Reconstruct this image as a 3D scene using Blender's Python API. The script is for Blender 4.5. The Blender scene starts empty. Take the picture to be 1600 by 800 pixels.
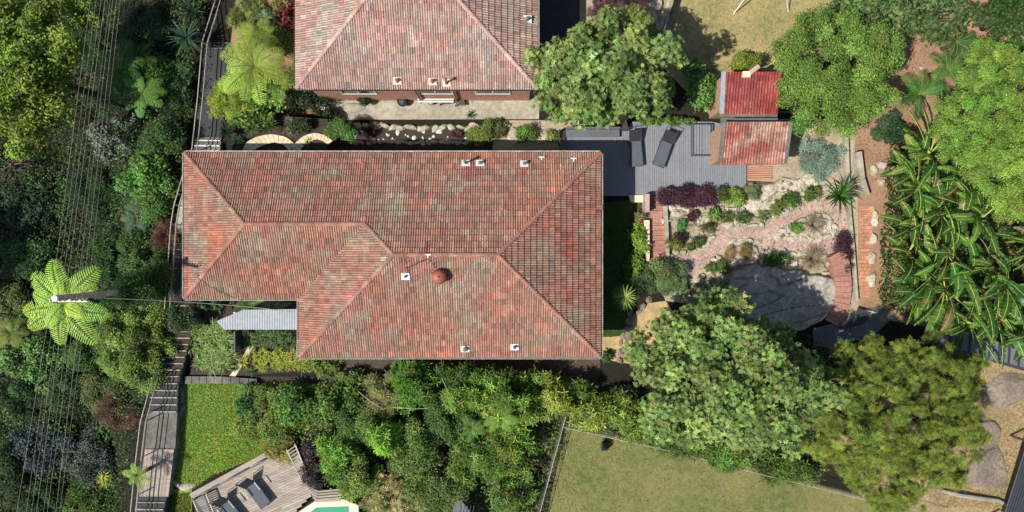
import bpy, bmesh, math, random
import numpy as np
import zlib
from mathutils import Vector, Matrix, noise as mnoise
R = math.radians
scene = bpy.context.scene
COL = scene.collection

# ------------------------------------------------------------------ camera, sky, sun
H, F = 38.0, 1056.0                      # camera height (m), focal length in pixels of the 1600 px photograph
cam_d = bpy.data.cameras.new('camera'); cam = bpy.data.objects.new('camera', cam_d); COL.objects.link(cam)
cam.location = (0, 0, H); cam.rotation_euler = (0, 0, 0)
cam_d.sensor_width = 36; cam_d.lens = 36 * F / 1600; cam_d.clip_end = 500; cam_d.clip_start = 0.1
scene.camera = cam
SUN_EL, SUN_AZ = 52.0, 206.0             # the sun stands low left of the picture; angle measured from +X
w = bpy.data.worlds.new('World'); scene.world = w; w.use_nodes = True
nt = w.node_tree; nt.nodes.clear()
sky = nt.nodes.new('ShaderNodeTexSky'); sky.sky_type = 'NISHITA'; sky.sun_disc = False
sky.sun_elevation = R(SUN_EL); sky.sun_rotation = R(90 - SUN_AZ)
bg = nt.nodes.new('ShaderNodeBackground'); bg.inputs['Strength'].default_value = 0.085
wo = nt.nodes.new('ShaderNodeOutputWorld')
nt.links.new(sky.outputs[0], bg.inputs[0]); nt.links.new(bg.outputs[0], wo.inputs[0])
sd = bpy.data.lights.new('sun', 'SUN'); sd.energy = 4.6; sd.angle = R(0.5); sd.color = (1, .95, .87)
sun = bpy.data.objects.new('sun', sd); COL.objects.link(sun)
dv = Vector((math.cos(R(SUN_AZ)) * math.cos(R(SUN_EL)), math.sin(R(SUN_AZ)) * math.cos(R(SUN_EL)), math.sin(R(SUN_EL))))
sun.rotation_euler = dv.to_track_quat('Z', 'Y').to_euler(); sun.location = (-20, -10, 30)
scene.view_settings.view_transform = 'Standard'; scene.view_settings.look = 'None'
scene.view_settings.exposure = 0.45; scene.view_settings.gamma = 1
scene.cycles.max_bounces = 6; scene.cycles.transmission_bounces = 4; scene.cycles.use_denoising = True

rng = np.random.default_rng(7); random.seed(7)

# ------------------------------------------------------------------ helpers
def smooth(a, b, x):
    t = min(1, max(0, (x - a) / (b - a))); return t * t * (3 - 2 * t)
def ground_z(x, y):                      # bush gully on the left falls away from the public steps
    t = smooth(-18.6, -26.5, x)
    return -3.6 * t + 0.35 * t * mnoise.noise(Vector((x * .35, y * .35, 0)))
def W(px, py, z=0.0):
    s = (H - z) / F
    return Vector(((px - 800) * s, (400 - py) * s, z))
def G(px, py):
    z = 0.0
    for _ in range(6):
        p = W(px, py, z); z = ground_z(p.x, p.y)
    return W(px, py, z)
def S(rpx, z=0.0): return rpx * (H - z) / F

def lin(c):                               # sRGB 0-255 -> linear
    return tuple((v / 255 / 12.92) if v / 255 <= .04045 else ((v / 255 + .055) / 1.055) ** 2.4 for v in c)

def tag(o, label=None, cat=None, group=None, kind=None):
    if label: o['label'] = label
    if cat: o['category'] = cat
    if group: o['group'] = group
    if kind: o['kind'] = kind
    return o
def thing(name, loc, label, cat, group=None, rz=0.0):
    global rng
    rng = np.random.default_rng(zlib.crc32(label.encode()))      # every thing grows from its own seed
    o = bpy.data.objects.new(name, None); COL.objects.link(o); o.empty_display_size = .2
    o.location = loc; o.rotation_euler = (0, 0, rz)
    return tag(o, label, cat, group)
def wloc(o):
    v = Vector((0, 0, 0))
    while o is not None: v += o.location; o = o.parent
    return v
def link(name, me, mat, parent=None):
    o = bpy.data.objects.new(name, me); COL.objects.link(o)
    if mat is not None and len(me.materials) == 0: me.materials.append(mat)
    if parent is not None: o.parent = parent
    return o
def fast_mesh(name, V, faces4, mat, parent=None, tint=None, tris=False, local=False, smooth_=False, origin=None):
    V = np.asarray(V, dtype=np.float32).reshape(-1, 3)
    o0 = np.zeros(3)
    if parent is not None and not local: o0 = np.array(wloc(parent))
    if origin is not None: o0 = np.array(origin)
    V = V - o0.astype(np.float32)
    k = 3 if tris else 4
    Fa = np.asarray(faces4, dtype=np.int32).reshape(-1, k); n = len(Fa)
    me = bpy.data.meshes.new(name)
    me.vertices.add(len(V)); me.vertices.foreach_set('co', V.ravel())
    me.loops.add(n * k); me.loops.foreach_set('vertex_index', Fa.ravel())
    me.polygons.add(n); me.polygons.foreach_set('loop_start', np.arange(0, n * k, k, dtype=np.int32))
    if smooth_: me.polygons.foreach_set('use_smooth', np.ones(n, dtype=bool))
    me.update(calc_edges=True)
    if tint is not None:
        a = me.attributes.new('tint', 'FLOAT_COLOR', 'POINT')
        t = np.ones((len(V), 4), dtype=np.float32); t[:, :3] = tint
        a.data.foreach_set('color', t.ravel())
    o = link(name, me, mat, parent)
    if origin is not None and parent is None: o.location = origin
    return o

class MB:
    """collects boxes, slabs and tubes in world coordinates; build() makes them one mesh"""
    def __init__(s): s.v = []; s.f = []; s.t = []; s.cur = (1, 1, 1)
    def add(s, vs, fs):
        b = len(s.v); s.v += [tuple(v) for v in vs]; s.t += [s.cur] * len(vs)
        s.f += [tuple(i + b for i in f) for f in fs]
    def box(s, c, size, rz=0.0, rot=None):
        m = rot if rot is not None else Matrix.Rotation(rz, 3, 'Z')
        hx, hy, hz = [q / 2 for q in size]; c = Vector(c)
        vs = [c + m @ Vector((x, y, z)) for z in (-hz, hz) for x, y in ((-hx, -hy), (hx, -hy), (hx, hy), (-hx, hy))]
        s.add(vs, [(3, 2, 1, 0), (4, 5, 6, 7), (0, 1, 5, 4), (1, 2, 6, 5), (2, 3, 7, 6), (3, 0, 4, 7)])
    def beam(s, p, q, wd, ht, up=(0, 0, 1)):
        p = Vector(p); q = Vector(q); d = (q - p); L = d.length
        if L < 1e-6: return
        d.normalize(); up = Vector(up)
        if abs(d.dot(up)) > .98: up = Vector((1, 0, 0))
        b = d.cross(up).normalized(); u = b.cross(d).normalized()
        s.box((p + q) / 2, (L, wd, ht), rot=Matrix((d, -b, u)).transposed())
    def tube(s, pts, r, n=8, caps=True):
        pts = [Vector(p) for p in pts]; m = len(pts); rs = r if isinstance(r, (list, tuple)) else [r] * m
        vs = []
        for i, p in enumerate(pts):
            d = (pts[min(i + 1, m - 1)] - pts[max(i - 1, 0)]).normalized()
            a = Vector((0, 0, 1)) if abs(d.z) < .9 else Vector((1, 0, 0))
            u = d.cross(a).normalized(); v = d.cross(u)
            vs += [p + (u * math.cos(2 * math.pi * k / n) + v * math.sin(2 * math.pi * k / n)) * rs[i] for k in range(n)]
        fs = [(i * n + k, i * n + (k + 1) % n, (i + 1) * n + (k + 1) % n, (i + 1) * n + k) for i in range(m - 1) for k in range(n)]
        if caps: fs += [tuple(range(n))[::-1], tuple((m - 1) * n + k for k in range(n))]
        s.add(vs, fs)
    def slab(s, pts, z0, z1):
        n = len(pts); P = [(p[0], p[1]) for p in pts]
        area = sum(P[i][0] * P[(i + 1) % n][1] - P[(i + 1) % n][0] * P[i][1] for i in range(n))
        if area < 0: P = P[::-1]
        s.add([(x, y, z0) for x, y in P] + [(x, y, z1) for x, y in P],
              [tuple(range(n))[::-1], tuple(range(n, 2 * n))] + [(i, (i + 1) % n, n + (i + 1) % n, n + i) for i in range(n)])
    def build(s, name, mat, parent=None, local=False, sm=False, bevel=0):
        off = Vector((0, 0, 0)) if (parent is None or local) else wloc(parent)
        me = bpy.data.meshes.new(name)
        me.from_pydata([(v[0] - off.x, v[1] - off.y, v[2] - off.z) for v in s.v], [], s.f)
        if True:
            a = me.attributes.new('tint', 'FLOAT_COLOR', 'POINT')
            a.data.foreach_set('color', [c for t in s.t for c in (*t, 1)])
        if sm: me.polygons.foreach_set('use_smooth', [True] * len(me.polygons))
        me.update()
        o = link(name, me, mat, parent)
        if bevel:
            b = o.modifiers.new('bevel', 'BEVEL'); b.width = bevel; b.segments = 2
        return o

# ------------------------------------------------------------------ materials
def mat_new(name):
    m = bpy.data.materials.new(name); m.use_nodes = True; t = m.node_tree; t.nodes.clear()
    out = t.nodes.new('ShaderNodeOutputMaterial'); b = t.nodes.new('ShaderNodeBsdfPrincipled')
    t.links.new(b.outputs[0], out.inputs[0]); return m, t, b, out
def nz(t, co, scale, detail=6, rough=.6, dist=0):
    n = t.nodes.new('ShaderNodeTexNoise'); n.inputs['Scale'].default_value = scale; n.inputs['Detail'].default_value = detail
    n.inputs['Roughness'].default_value = rough; n.inputs['Distortion'].default_value = dist
    t.links.new(co, n.inputs['Vector']); return n.outputs['Fac']
def ramp(t, fac, stops):
    r = t.nodes.new('ShaderNodeValToRGB'); e = r.color_ramp.elements
    while len(e) < len(stops): e.new(.5)
    for k, (p, c) in enumerate(stops): e[k].position = p; e[k].color = (*c, 1)
    t.links.new(fac, r.inputs[0]); return r.outputs[0]
def mix(t, a, b, fac, mode='MIX'):
    m = t.nodes.new('ShaderNodeMix'); m.data_type = 'RGBA'; m.blend_type = mode
    for s_, v in ((m.inputs[0], fac), (m.inputs[6], a), (m.inputs[7], b)):
        if isinstance(v, (int, float)): s_.default_value = v
        elif isinstance(v, tuple): s_.default_value = (*v, 1)
        else: t.links.new(v, s_)
    return m.outputs[2]
def bump(t, b, h, strength, dist):
    n = t.nodes.new('ShaderNodeBump'); n.inputs['Strength'].default_value = strength; n.inputs['Distance'].default_value = dist
    t.links.new(h, n.inputs['Height']); t.links.new(n.outputs[0], b.inputs['Normal'])
def pmat(name, c1, c2=None, c3=None, s1=.6, s2=8, rough=.85, bmp=.4, bd=.02, spec=.3, metal=0, use_tint=False, stretch=None, w3=.5):
    """three natural colours mixed by a large and a small noise (colours in sRGB 0-255 of the bare material)"""
    m, t, b, out = mat_new(name)
    geo = t.nodes.new('ShaderNodeNewGeometry'); co = geo.outputs['Position']
    if stretch:
        mp = t.nodes.new('ShaderNodeMapping'); mp.inputs['Scale'].default_value = stretch[:3]; mp.inputs['Rotation'].default_value = (0, 0, stretch[3])
        t.links.new(co, mp.inputs[0]); co = mp.outputs[0]
    c2 = c2 or c1; c3 = c3 or c2
    big = ramp(t, nz(t, co, s1, 5, .6), [(.35, lin(c1)), (.65, lin(c2))])
    sm_f = nz(t, co, s2, 8, .7)
    sf = ramp(t, sm_f, [(.42, (0, 0, 0)), (.62, (1, 1, 1))])
    mf = t.nodes.new('ShaderNodeMath'); mf.operation = 'MULTIPLY'; mf.inputs[1].default_value = w3; t.links.new(sf, mf.inputs[0])
    col = mix(t, big, lin(c3), mf.outputs[0])
    if use_tint:
        a = t.nodes.new('ShaderNodeAttribute'); a.attribute_name = 'tint'
        col = mix(t, col, a.outputs['Color'], 1.0, 'MULTIPLY')
    t.links.new(col, b.inputs['Base Color'])
    b.inputs['Roughness'].default_value = rough; b.inputs['Specular IOR Level'].default_value = spec; b.inputs['Metallic'].default_value = metal
    if bmp: bump(t, b, nz(t, co, s2 * 2.2, 8, .7), bmp, bd)
    return m
def leaf_mat(name, trans=.3, rough=.55, spec=.22):
    m, t, b, out = mat_new(name)
    a = t.nodes.new('ShaderNodeAttribute'); a.attribute_name = 'tint'
    t.links.new(a.outputs['Color'], b.inputs['Base Color'])
    b.inputs['Roughness'].default_value = rough; b.inputs['Specular IOR Level'].default_value = spec
    tr = t.nodes.new('ShaderNodeBsdfTranslucent')
    warm = mix(t, a.outputs['Color'], (.92, 1.0, .5), 1.0, 'MULTIPLY')
    t.links.new(warm, tr.inputs[0])
    mx = t.nodes.new('ShaderNodeMixShader'); mx.inputs[0].default_value = trans
    t.links.new(b.outputs[0], mx.inputs[1]); t.links.new(tr.outputs[0], mx.inputs[2]); t.links.new(mx.outputs[0], out.inputs[0])
    return m
LEAF = leaf_mat('leaf'); WAXY = leaf_mat('waxy_leaf', .3, .45, .3)
BARK = pmat('bark', (92, 80, 66), (70, 60, 50), (120, 108, 92), 3, 14, .95, .8, .03)
DEADWOOD = pmat('dead_wood', (150, 142, 130), (120, 112, 100), (170, 165, 155), 2, 10, .9, .5)
SOIL = pmat('forest_soil', (34, 32, 24), (26, 28, 20), (50, 46, 34), .5, 5, 1, .9, .06)
M = dict(
 white=pmat('white_paint', (225, 225, 220), (205, 205, 200), (190, 190, 186), 1, 9, .5, .05),
 pale_metal=pmat('weathered_pipe', (185, 180, 168), (150, 145, 132), (120, 112, 98), 1.2, 10, .6, .1),
 concrete=pmat('pale_concrete', (176, 170, 152), (148, 142, 124), (112, 108, 94), .5, 3.5, .9, .3, .01, w3=.6),
 old_concrete=pmat('old_concrete', (128, 124, 116), (96, 92, 86), (66, 64, 60), .7, 4, .95, .4, .015),
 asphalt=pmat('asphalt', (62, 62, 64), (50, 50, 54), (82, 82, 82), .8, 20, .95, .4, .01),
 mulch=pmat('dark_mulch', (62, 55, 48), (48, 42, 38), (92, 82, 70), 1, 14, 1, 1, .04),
 brown_mulch=pmat('brown_mulch', (150, 118, 92), (120, 92, 72), (178, 148, 122), .8, 9, 1, .8, .04),
 gravel=pmat('sandy_gravel', (184, 170, 146), (160, 146, 122), (122, 110, 92), .9, 9, 1, .8, .03, w3=.6),
 ochre=pmat('ochre_gravel', (192, 166, 116), (160, 138, 100), (130, 114, 88), 1.2, 6, 1, .5, .02),
 dry_lawn=pmat('dry_lawn', (160, 146, 100), (112, 120, 70), (172, 146, 108), .5, 3.2, 1, .9, .04, w3=.75),
 lawn=pmat('mown_lawn', (84, 98, 42), (124, 120, 70), (128, 122, 90), .3, 2.2, 1, .9, .04, w3=.7),
 bright_lawn=pmat('long_lawn', (122, 150, 54), (140, 158, 72), (100, 126, 46), .5, 8, 1, 1, .05),
 shade_grass=pmat('shady_grass', (62, 84, 34), (52, 70, 30), (80, 96, 44), .7, 8, 1, 1, .05),
 dry_grass=pmat('dry_grass', (176, 152, 112), (150, 132, 98), (120, 104, 80), .8, 7, 1, 1, .05, w3=.7),
 sandstone=pmat('sandstone', (205, 196, 176), (176, 166, 146), (120, 112, 98), .9, 6, .95, .9, .05, w3=.65),
 grey_rock=pmat('grey_rock', (150, 138, 122), (118, 108, 94), (84, 74, 66), .8, 6, .95, .9, .05, w3=.6),
 flag=pmat('flagstone', (208, 190, 158), (222, 210, 182), (190, 158, 124), .9, 5, .9, .4, .01, use_tint=True),
 pinkbrick=pmat('pink_brick_paver', (178, 148, 138), (160, 132, 122), (192, 172, 160), .8, 7, .95, .4, .015, use_tint=True),
 redstep=pmat('red_brick_step', (158, 112, 98), (140, 98, 86), (178, 140, 124), .9, 8, .95, .4, .015, use_tint=True),
 orangebrick=pmat('orange_brick', (180, 128, 98), (156, 108, 84), (190, 154, 128), .9, 8, .95, .4, .015, use_tint=True),
 brick=pmat('brick_wall', (168, 106, 78), (148, 92, 68), (182, 130, 100), .8, 10, .95, .4, .01),
 deck=pmat('grey_composite_deck', (122, 125, 130), (114, 118, 124), (134, 137, 141), .5, 5, .7, .08, .01, use_tint=True),
 timber=pmat('weathered_timber', (172, 160, 146), (148, 136, 124), (124, 112, 102), .8, 5, .9, .4, .01, use_tint=True, stretch=(1.2, 9, 1, R(-24))),
 charcoal=pmat('charcoal_metal', (58, 62, 68), (50, 54, 60), (70, 72, 76), 1, 8, .5, .05),
 roofsheet=pmat('grey_roof_sheet', (104, 108, 114), (90, 94, 100), (84, 80, 74), .8, 4, .5, .05),
 zinc=pmat('pale_roof_sheet', (156, 162, 166), (142, 150, 156), (128, 130, 128), .6, 5, .45, .05),
 black=pmat('black_fabric', (38, 40, 44), (32, 34, 38), (48, 50, 54), 2, 14, .8, .1),
 terrace=pmat('stony_soil', (186, 176, 154), (158, 146, 122), (112, 102, 82), 1.1, 5, 1, 1, .05, w3=.7),
 outcrop=pmat('pale_outcrop_stone', (176, 170, 158), (150, 144, 134), (104, 98, 90), .7, 4, .95, .9, .05, w3=.6),
 gutter=pmat('gutter_paint', (214, 210, 200), (176, 170, 156), (120, 108, 90), 1.5, 7, .6, .1, w3=.6),
 sidepath=pmat('shade_toned_side_path', (74, 66, 56), (58, 52, 46), (92, 84, 72), .8, 6, .95, .5),  # dark base colour carries the bushes' shadow on the path
 slate=pmat('slate_fabric', (82, 88, 95), (74, 80, 88), (94, 98, 104), 2, 14, .85, .1),
 tile=None, copper=pmat('red_oxide_paint', (150, 84, 72), (140, 76, 66), (160, 100, 86), 2, 9, .5, .1),
 coping=pmat('pool_coping', (222, 214, 190), (206, 198, 172), (190, 180, 156), .9, 6, .8, .2),
 pole=pmat('pale_timber_pole', (190, 184, 172), (160, 152, 140), (120, 112, 100), 3, 12, .85, .4),
 wire=pmat('wire', (160, 156, 146), (140, 136, 126), (130, 126, 116), 1, 4, .6, 0),
 darkglass=pmat('dark_glass', (24, 28, 32), (20, 24, 28), (30, 34, 38), 1, 4, .1, 0),
)
def tile_mat(name, c1, c2, c3, stain, red=(184, 102, 88), marks=()):
    m, t, b, out = mat_new(name)
    geo = t.nodes.new('ShaderNodeNewGeometry'); co = geo.outputs['Position']
    a = t.nodes.new('ShaderNodeAttribute'); a.attribute_name = 'tint'
    big = ramp(t, nz(t, co, .32, 6, .65), [(.33, lin(c1)), (.52, lin(c2)), (.7, lin(c3))])
    ml = ramp(t, nz(t, co, .55, 7, .72, .4), [(.47, (0, 0, 0)), (.66, (1, 1, 1))])
    col = mix(t, big, lin(stain), ml)
    for (mx_, my_, rx_, ry_, mc) in marks:       # old stains, plus painted sun and shade on two hips, each in its place
        mp = t.nodes.new('ShaderNodeMapping'); mp.vector_type = 'TEXTURE'; mp.inputs['Location'].default_value = (mx_, my_, 5); mp.inputs['Scale'].default_value = (rx_, ry_, 9)
        t.links.new(co, mp.inputs[0]); ln = t.nodes.new('ShaderNodeVectorMath'); ln.operation = 'LENGTH'; t.links.new(mp.outputs[0], ln.inputs[0])
        ad = t.nodes.new('ShaderNodeMath'); ad.operation = 'ADD'; t.links.new(ln.outputs['Value'], ad.inputs[0]); t.links.new(nz(t, co, 2.4, 7, .75), ad.inputs[1])
        col = mix(t, col, lin(mc), ramp(t, ad.outputs[0], [(.55, (.75, .75, .75)), (1.0, (0, 0, 0))]))
    redp = ramp(t, nz(t, co, 1.3, 6, .7, .6), [(.54, (0, 0, 0)), (.66, (.5, .5, .5))]); col = mix(t, col, lin(red), redp)
    mid = ramp(t, nz(t, co, 2.1, 7, .75), [(.3, (.74, .75, .78)), (.7, (1.16, 1.13, 1.08))]); col = mix(t, col, mid, 1.0, 'MULTIPLY')
    lic = ramp(t, nz(t, co, 4.5, 8, .8), [(.6, (0, 0, 0)), (.7, (.55, .55, .55))]); col = mix(t, col, lin((176, 168, 144)), lic)
    dk = ramp(t, nz(t, co, 7.5, 8, .8, .3), [(.6, (0, 0, 0)), (.72, (.6, .6, .6))]); col = mix(t, col, lin((92, 78, 68)), dk)
    col = mix(t, col, a.outputs['Color'], 1.0, 'MULTIPLY')
    fine = ramp(t, nz(t, co, 14, 8, .8), [(.3, (.42, .42, .44)), (.7, (1.42, 1.38, 1.32))])
    col = mix(t, col, fine, 1.0, 'MULTIPLY')
    t.links.new(col, b.inputs['Base Color']); b.inputs['Roughness'].default_value = .85; b.inputs['Specular IOR Level'].default_value = .25
    bump(t, b, nz(t, co, 30, 8, .7), .4, .01); return m
TILE = tile_mat('terracotta_tile', (180, 128, 110), (162, 124, 110), (192, 134, 110), (160, 150, 130),
    marks=((-5.7, 2.6, 1.3, 3.6, (172, 164, 144)), (-6.1, -.4, .9, 1.6, (176, 168, 150)), (-2.2, 4.2, 1.5, 1.2, (176, 94, 86)), (.5, 4.3, .8, .9, (178, 96, 86)), (-14.6, 3.0, .6, .6, (110, 104, 80)), (-3.2, -.9, 1.2, .9, (186, 106, 90)), (2.9, .5, 1.2, 2.6, (164, 86, 78)), (-14.8, .8, 1.6, 2.8, (196, 116, 88)), (-8.0, -2.2, 1.6, 2.4, (186, 124, 116))))  # east hip mark darker, west hip mark lighter: sunlight painted into the tiles
TILE2 = tile_mat('faded_terracotta_tile', (190, 156, 146), (178, 148, 138), (198, 166, 154), (178, 172, 160), (184, 136, 126))
TILE3 = tile_mat('dark_red_tile', (172, 108, 98), (152, 88, 82), (184, 134, 120), (186, 164, 146), (170, 82, 78))
TILE4 = tile_mat('bright_red_tile', (172, 84, 78), (150, 66, 66), (180, 108, 96), (158, 104, 94), (172, 70, 68))
CAP = tile_mat('ridge_tile', (164, 116, 100), (150, 108, 96), (170, 126, 106), (146, 132, 116))

# ------------------------------------------------------------------ foliage
def unit(v): return v / np.maximum(np.linalg.norm(v, axis=1, keepdims=True), 1e-9)
def leaf_mesh(name, P, A, N, L, Wd, C, parent, mat=None, fold=.12, droop=.12):
    """one four-cornered folded leaf per row: base P, axis A, face normal N"""
    n = len(P); A = unit(A); B = unit(np.cross(N, A)); N2 = np.cross(A, B)
    L = np.broadcast_to(np.asarray(L, float).reshape(-1, 1), (n, 1)); Wd = np.broadcast_to(np.asarray(Wd, float).reshape(-1, 1), (n, 1))
    mid = P + A * L * .48
    V = np.stack([P, mid + B * Wd * .5 + N2 * Wd * fold, P + A * L - N2 * L * droop, mid - B * Wd * .5 + N2 * Wd * fold], 1)
    Fc = np.arange(n * 4).reshape(n, 4)
    return fast_mesh(name, V.reshape(-1, 3), Fc, mat or LEAF, parent, np.repeat(np.clip(C, .002, .9), 4, 0))
def tints(base, n, hv=.12, bv=.22, alt=None, altp=0.0):
    base = np.array(lin(base)) if max(base) > 1 else np.array(base)
    C = np.tile(base, (n, 1)).astype(float)
    if alt is not None:
        k = rng.random(n) < altp; C[k] = np.array(lin(alt))
        kd = rng.random(n) < .02; C[kd] = np.array(lin((128, 104, 70)))
    C = C * .88 + C.mean(1, keepdims=True) * .12
    C *= np.exp(rng.normal(0, bv, (n, 1)))
    C[:, 0] *= np.exp(rng.normal(0, hv, n)); C[:, 2] *= np.exp(rng.normal(0, hv, n))
    return C
KINDS = {   # leaf length, leaf width, clump radius, leaves per rosette (0 = single leaves), cover, clump squash
 'rosette': (.145, .062, .5, 6, 3.3, .8), 'broad': (.17, .09, .45, 0, 3.4, .8), 'big': (.26, .13, .5, 0, 3.0, .8),
 'small': (.10, .06, .42, 0, 3.6, .8), 'fine': (.15, .035, .36, 5, 3.0, .7), 'spray': (.16, .028, .32, 6, 3.0, .6), 'lance': (.26, .055, .45, 4, 3.2, .8),
 'tight': (.075, .05, .3, 0, 4.2, .6), 'wispy': (.22, .03, .35, 4, 2.2, .9)}
def crown(parent, c, rx, ry, rz, kind, tint, alt=None, altp=.0, dens=1.0, name='crown', lump=.18, gap=.0, floor=-.15, mat=None, rot=0.0):
    l, wd, cr, ros, cov, sq = KINDS[kind]
    cr = min(cr, max(.12, .55 * min(rx, ry)))
    area = math.pi * rx * ry
    ph = rng.random(6) * 6.28
    nc = max(5, int(1.9 * (1 + rz / max(rx, ry)) * area / (math.pi * cr * cr)))
    d = rng.normal(size=(nc * 3, 3)); d = unit(d); d = d[d[:, 2] > floor][:nc]; nc = len(d)
    th = np.arctan2(d[:, 1], d[:, 0])
    lob = 1 + lump * (np.sin(2 * th + ph[0]) * .6 + np.sin(3 * th + ph[1]) * .8 + np.sin(5 * th + ph[2]) * .6 + np.sin(9 * th + ph[3]) * .3)
    rad = (1 - .5 * rng.random(nc) ** 1.8) * lob * np.where(rng.random(nc) < .1, 1.14, 1)
    rr = np.array([max(rx - cr * .6, rx * .4), max(ry - cr * .6, ry * .4), max(rz - cr * .5, rz * .4)])
    off = d * rr * rad[:, None]
    ca, sa = math.cos(rot), math.sin(rot)
    off = np.stack([off[:, 0] * ca - off[:, 1] * sa, off[:, 0] * sa + off[:, 1] * ca, off[:, 2]], 1)
    cc = np.array(c) + off
    cs = cr * (.55 + .75 * rng.random(nc))
    bt = np.exp(rng.normal(0, .22, nc)); ht = np.exp(rng.normal(0, .07, nc))
    la = l * wd * .5 * (ros or 1)
    per = np.maximum(6, (cov * dens * math.pi * cs ** 2 / la * (.8)).astype(int)) // 1
    idx = np.repeat(np.arange(nc), per); n = len(idx)
    q = unit(rng.normal(size=(n, 3)) + np.array([0, 0, .45]))
    pr = cs[idx][:, None] * (.25 + 1.0 * rng.random((n, 1)))
    P = cc[idx] + q * pr * np.array([1, 1, sq])
    N = unit(q * .5 + np.array([0, 0, .8]) + rng.normal(0, .55, (n, 3)))
    C = tints(tint, n, .09, .17, alt, altp) * bt[idx][:, None]; C[:, 0] *= ht[idx]
    if ros:
        k = ros; P = np.repeat(P, k, 0); N0 = np.repeat(N, k, 0); C = np.repeat(C, k, 0) * np.exp(rng.normal(0, .08, (n * k, 1)))
        ang = (np.tile(np.arange(k), n) + np.repeat(rng.random(n), k)) * 6.283 / k
        t1 = unit(np.cross(N0, np.array([.3, .9, .2]))); t2 = np.cross(N0, t1)
        A = t1 * np.cos(ang)[:, None] + t2 * np.sin(ang)[:, None] + N0 * .25
        N = N0 + rng.normal(0, .1, N0.shape); n = n * k
    else:
        A = np.cross(N, rng.normal(size=(n, 3)))
    sz = .75 + .5 * rng.random(n)
    return leaf_mesh(name, P, A, N, l * sz, wd * sz, C, parent, mat)
def trunk(parent, base, top, r, crown_r, nl=7, name='trunk', mat=None):
    b = MB(); base = Vector(base); top = Vector(top); hgt = top.z - base.z
    k1 = base.lerp(top, .5) + Vector((random.uniform(-.1, .1), random.uniform(-.1, .1), 0)) * r * 8
    b.tube([base - Vector((0, 0, .1)), k1, top], [r * 1.25, r, r * .6], 9)
    for i in range(nl):
        a = i * 2.4 + random.random(); f = .55 + .4 * i / nl
        s0 = base.lerp(top, f); L = crown_r * (.5 + .35 * random.random())
        m1 = s0 + Vector((math.cos(a) * L * .5, math.sin(a) * L * .5, L * .25)); e1 = s0 + Vector((math.cos(a + .3) * L, math.sin(a + .3) * L, L * .4))
        b.tube([s0, m1, e1], [r * .5, r * .33, r * .14], 6)
        e2 = m1 + Vector((math.cos(a - .7) * L * .5, math.sin(a - .7) * L * .5, L * .22)); b.tube([m1, e2], [r * .28, r * .1], 5)
    return b.build(name, mat or BARK, parent, sm=True)
def tree(name, px, py, rx, ry, ztop, kind, tint, label, cat='tree', group=None, alt=None, altp=.3, thick=None, dens=1.0, lump=.18, zbase=None, tr=.16, rot=0.0):
    """px, py, rx, ry: the crown's middle and half sizes in photo pixels; the trunk stands straight below"""
    th = thick or max(.5, S(min(rx, ry)) * .62)
    zc = ztop - th * .75; c = W(px, py, zc)
    gz = ground_z(c.x, c.y) if zbase is None else zbase
    o = thing(name, (c.x, c.y, gz), label, cat, group)
    RX, RY = S(rx, zc), S(ry, zc)
    crown(o, c, RX, RY, th, kind, tint, alt, altp, dens, 'crown' if cat == 'tree' else 'foliage', lump, rot=rot)
    trunk(o, (c.x, c.y, gz), (c.x, c.y, zc + th * .2), tr, min(RX, RY), 9 if cat == 'tree' else 5, 'trunk' if cat == 'tree' else 'stem')
    return o
def shrub(px, py, rx, ry, h, kind, tint, label, group=None, alt=None, altp=.3, name='shrub', dens=1.0, lump=.14, zb=None, rot=0.0, cat=None):
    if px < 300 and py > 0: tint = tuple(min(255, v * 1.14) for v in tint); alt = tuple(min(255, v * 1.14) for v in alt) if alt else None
    g = G(px, py) if zb is None else W(px, py, zb)
    z0 = g.z; zc = z0 + h * .45; c = W(px, py, zc)
    o = thing(name, (c.x, c.y, z0), label, cat or name.replace('_', ' ').split()[-1], group)
    crown(o, c, S(rx, zc), S(ry, zc), h * .55, kind, tint, alt, altp, dens, 'foliage', lump, floor=-.3, rot=rot)
    b = MB(); n = 5
    for i in range(n):
        a = i * 6.28 / n + random.random(); L = S(min(rx, ry), zc) * .6
        b.tube([(c.x, c.y, z0 - .05), (c.x + math.cos(a) * L * .5, c.y + math.sin(a) * L * .5, z0 + h * .35), (c.x + math.cos(a) * L, c.y + math.sin(a) * L, z0 + h * .7)], [.03, .02, .01], 5)
    b.build('stem', BARK, o, sm=True)
    return o
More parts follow.
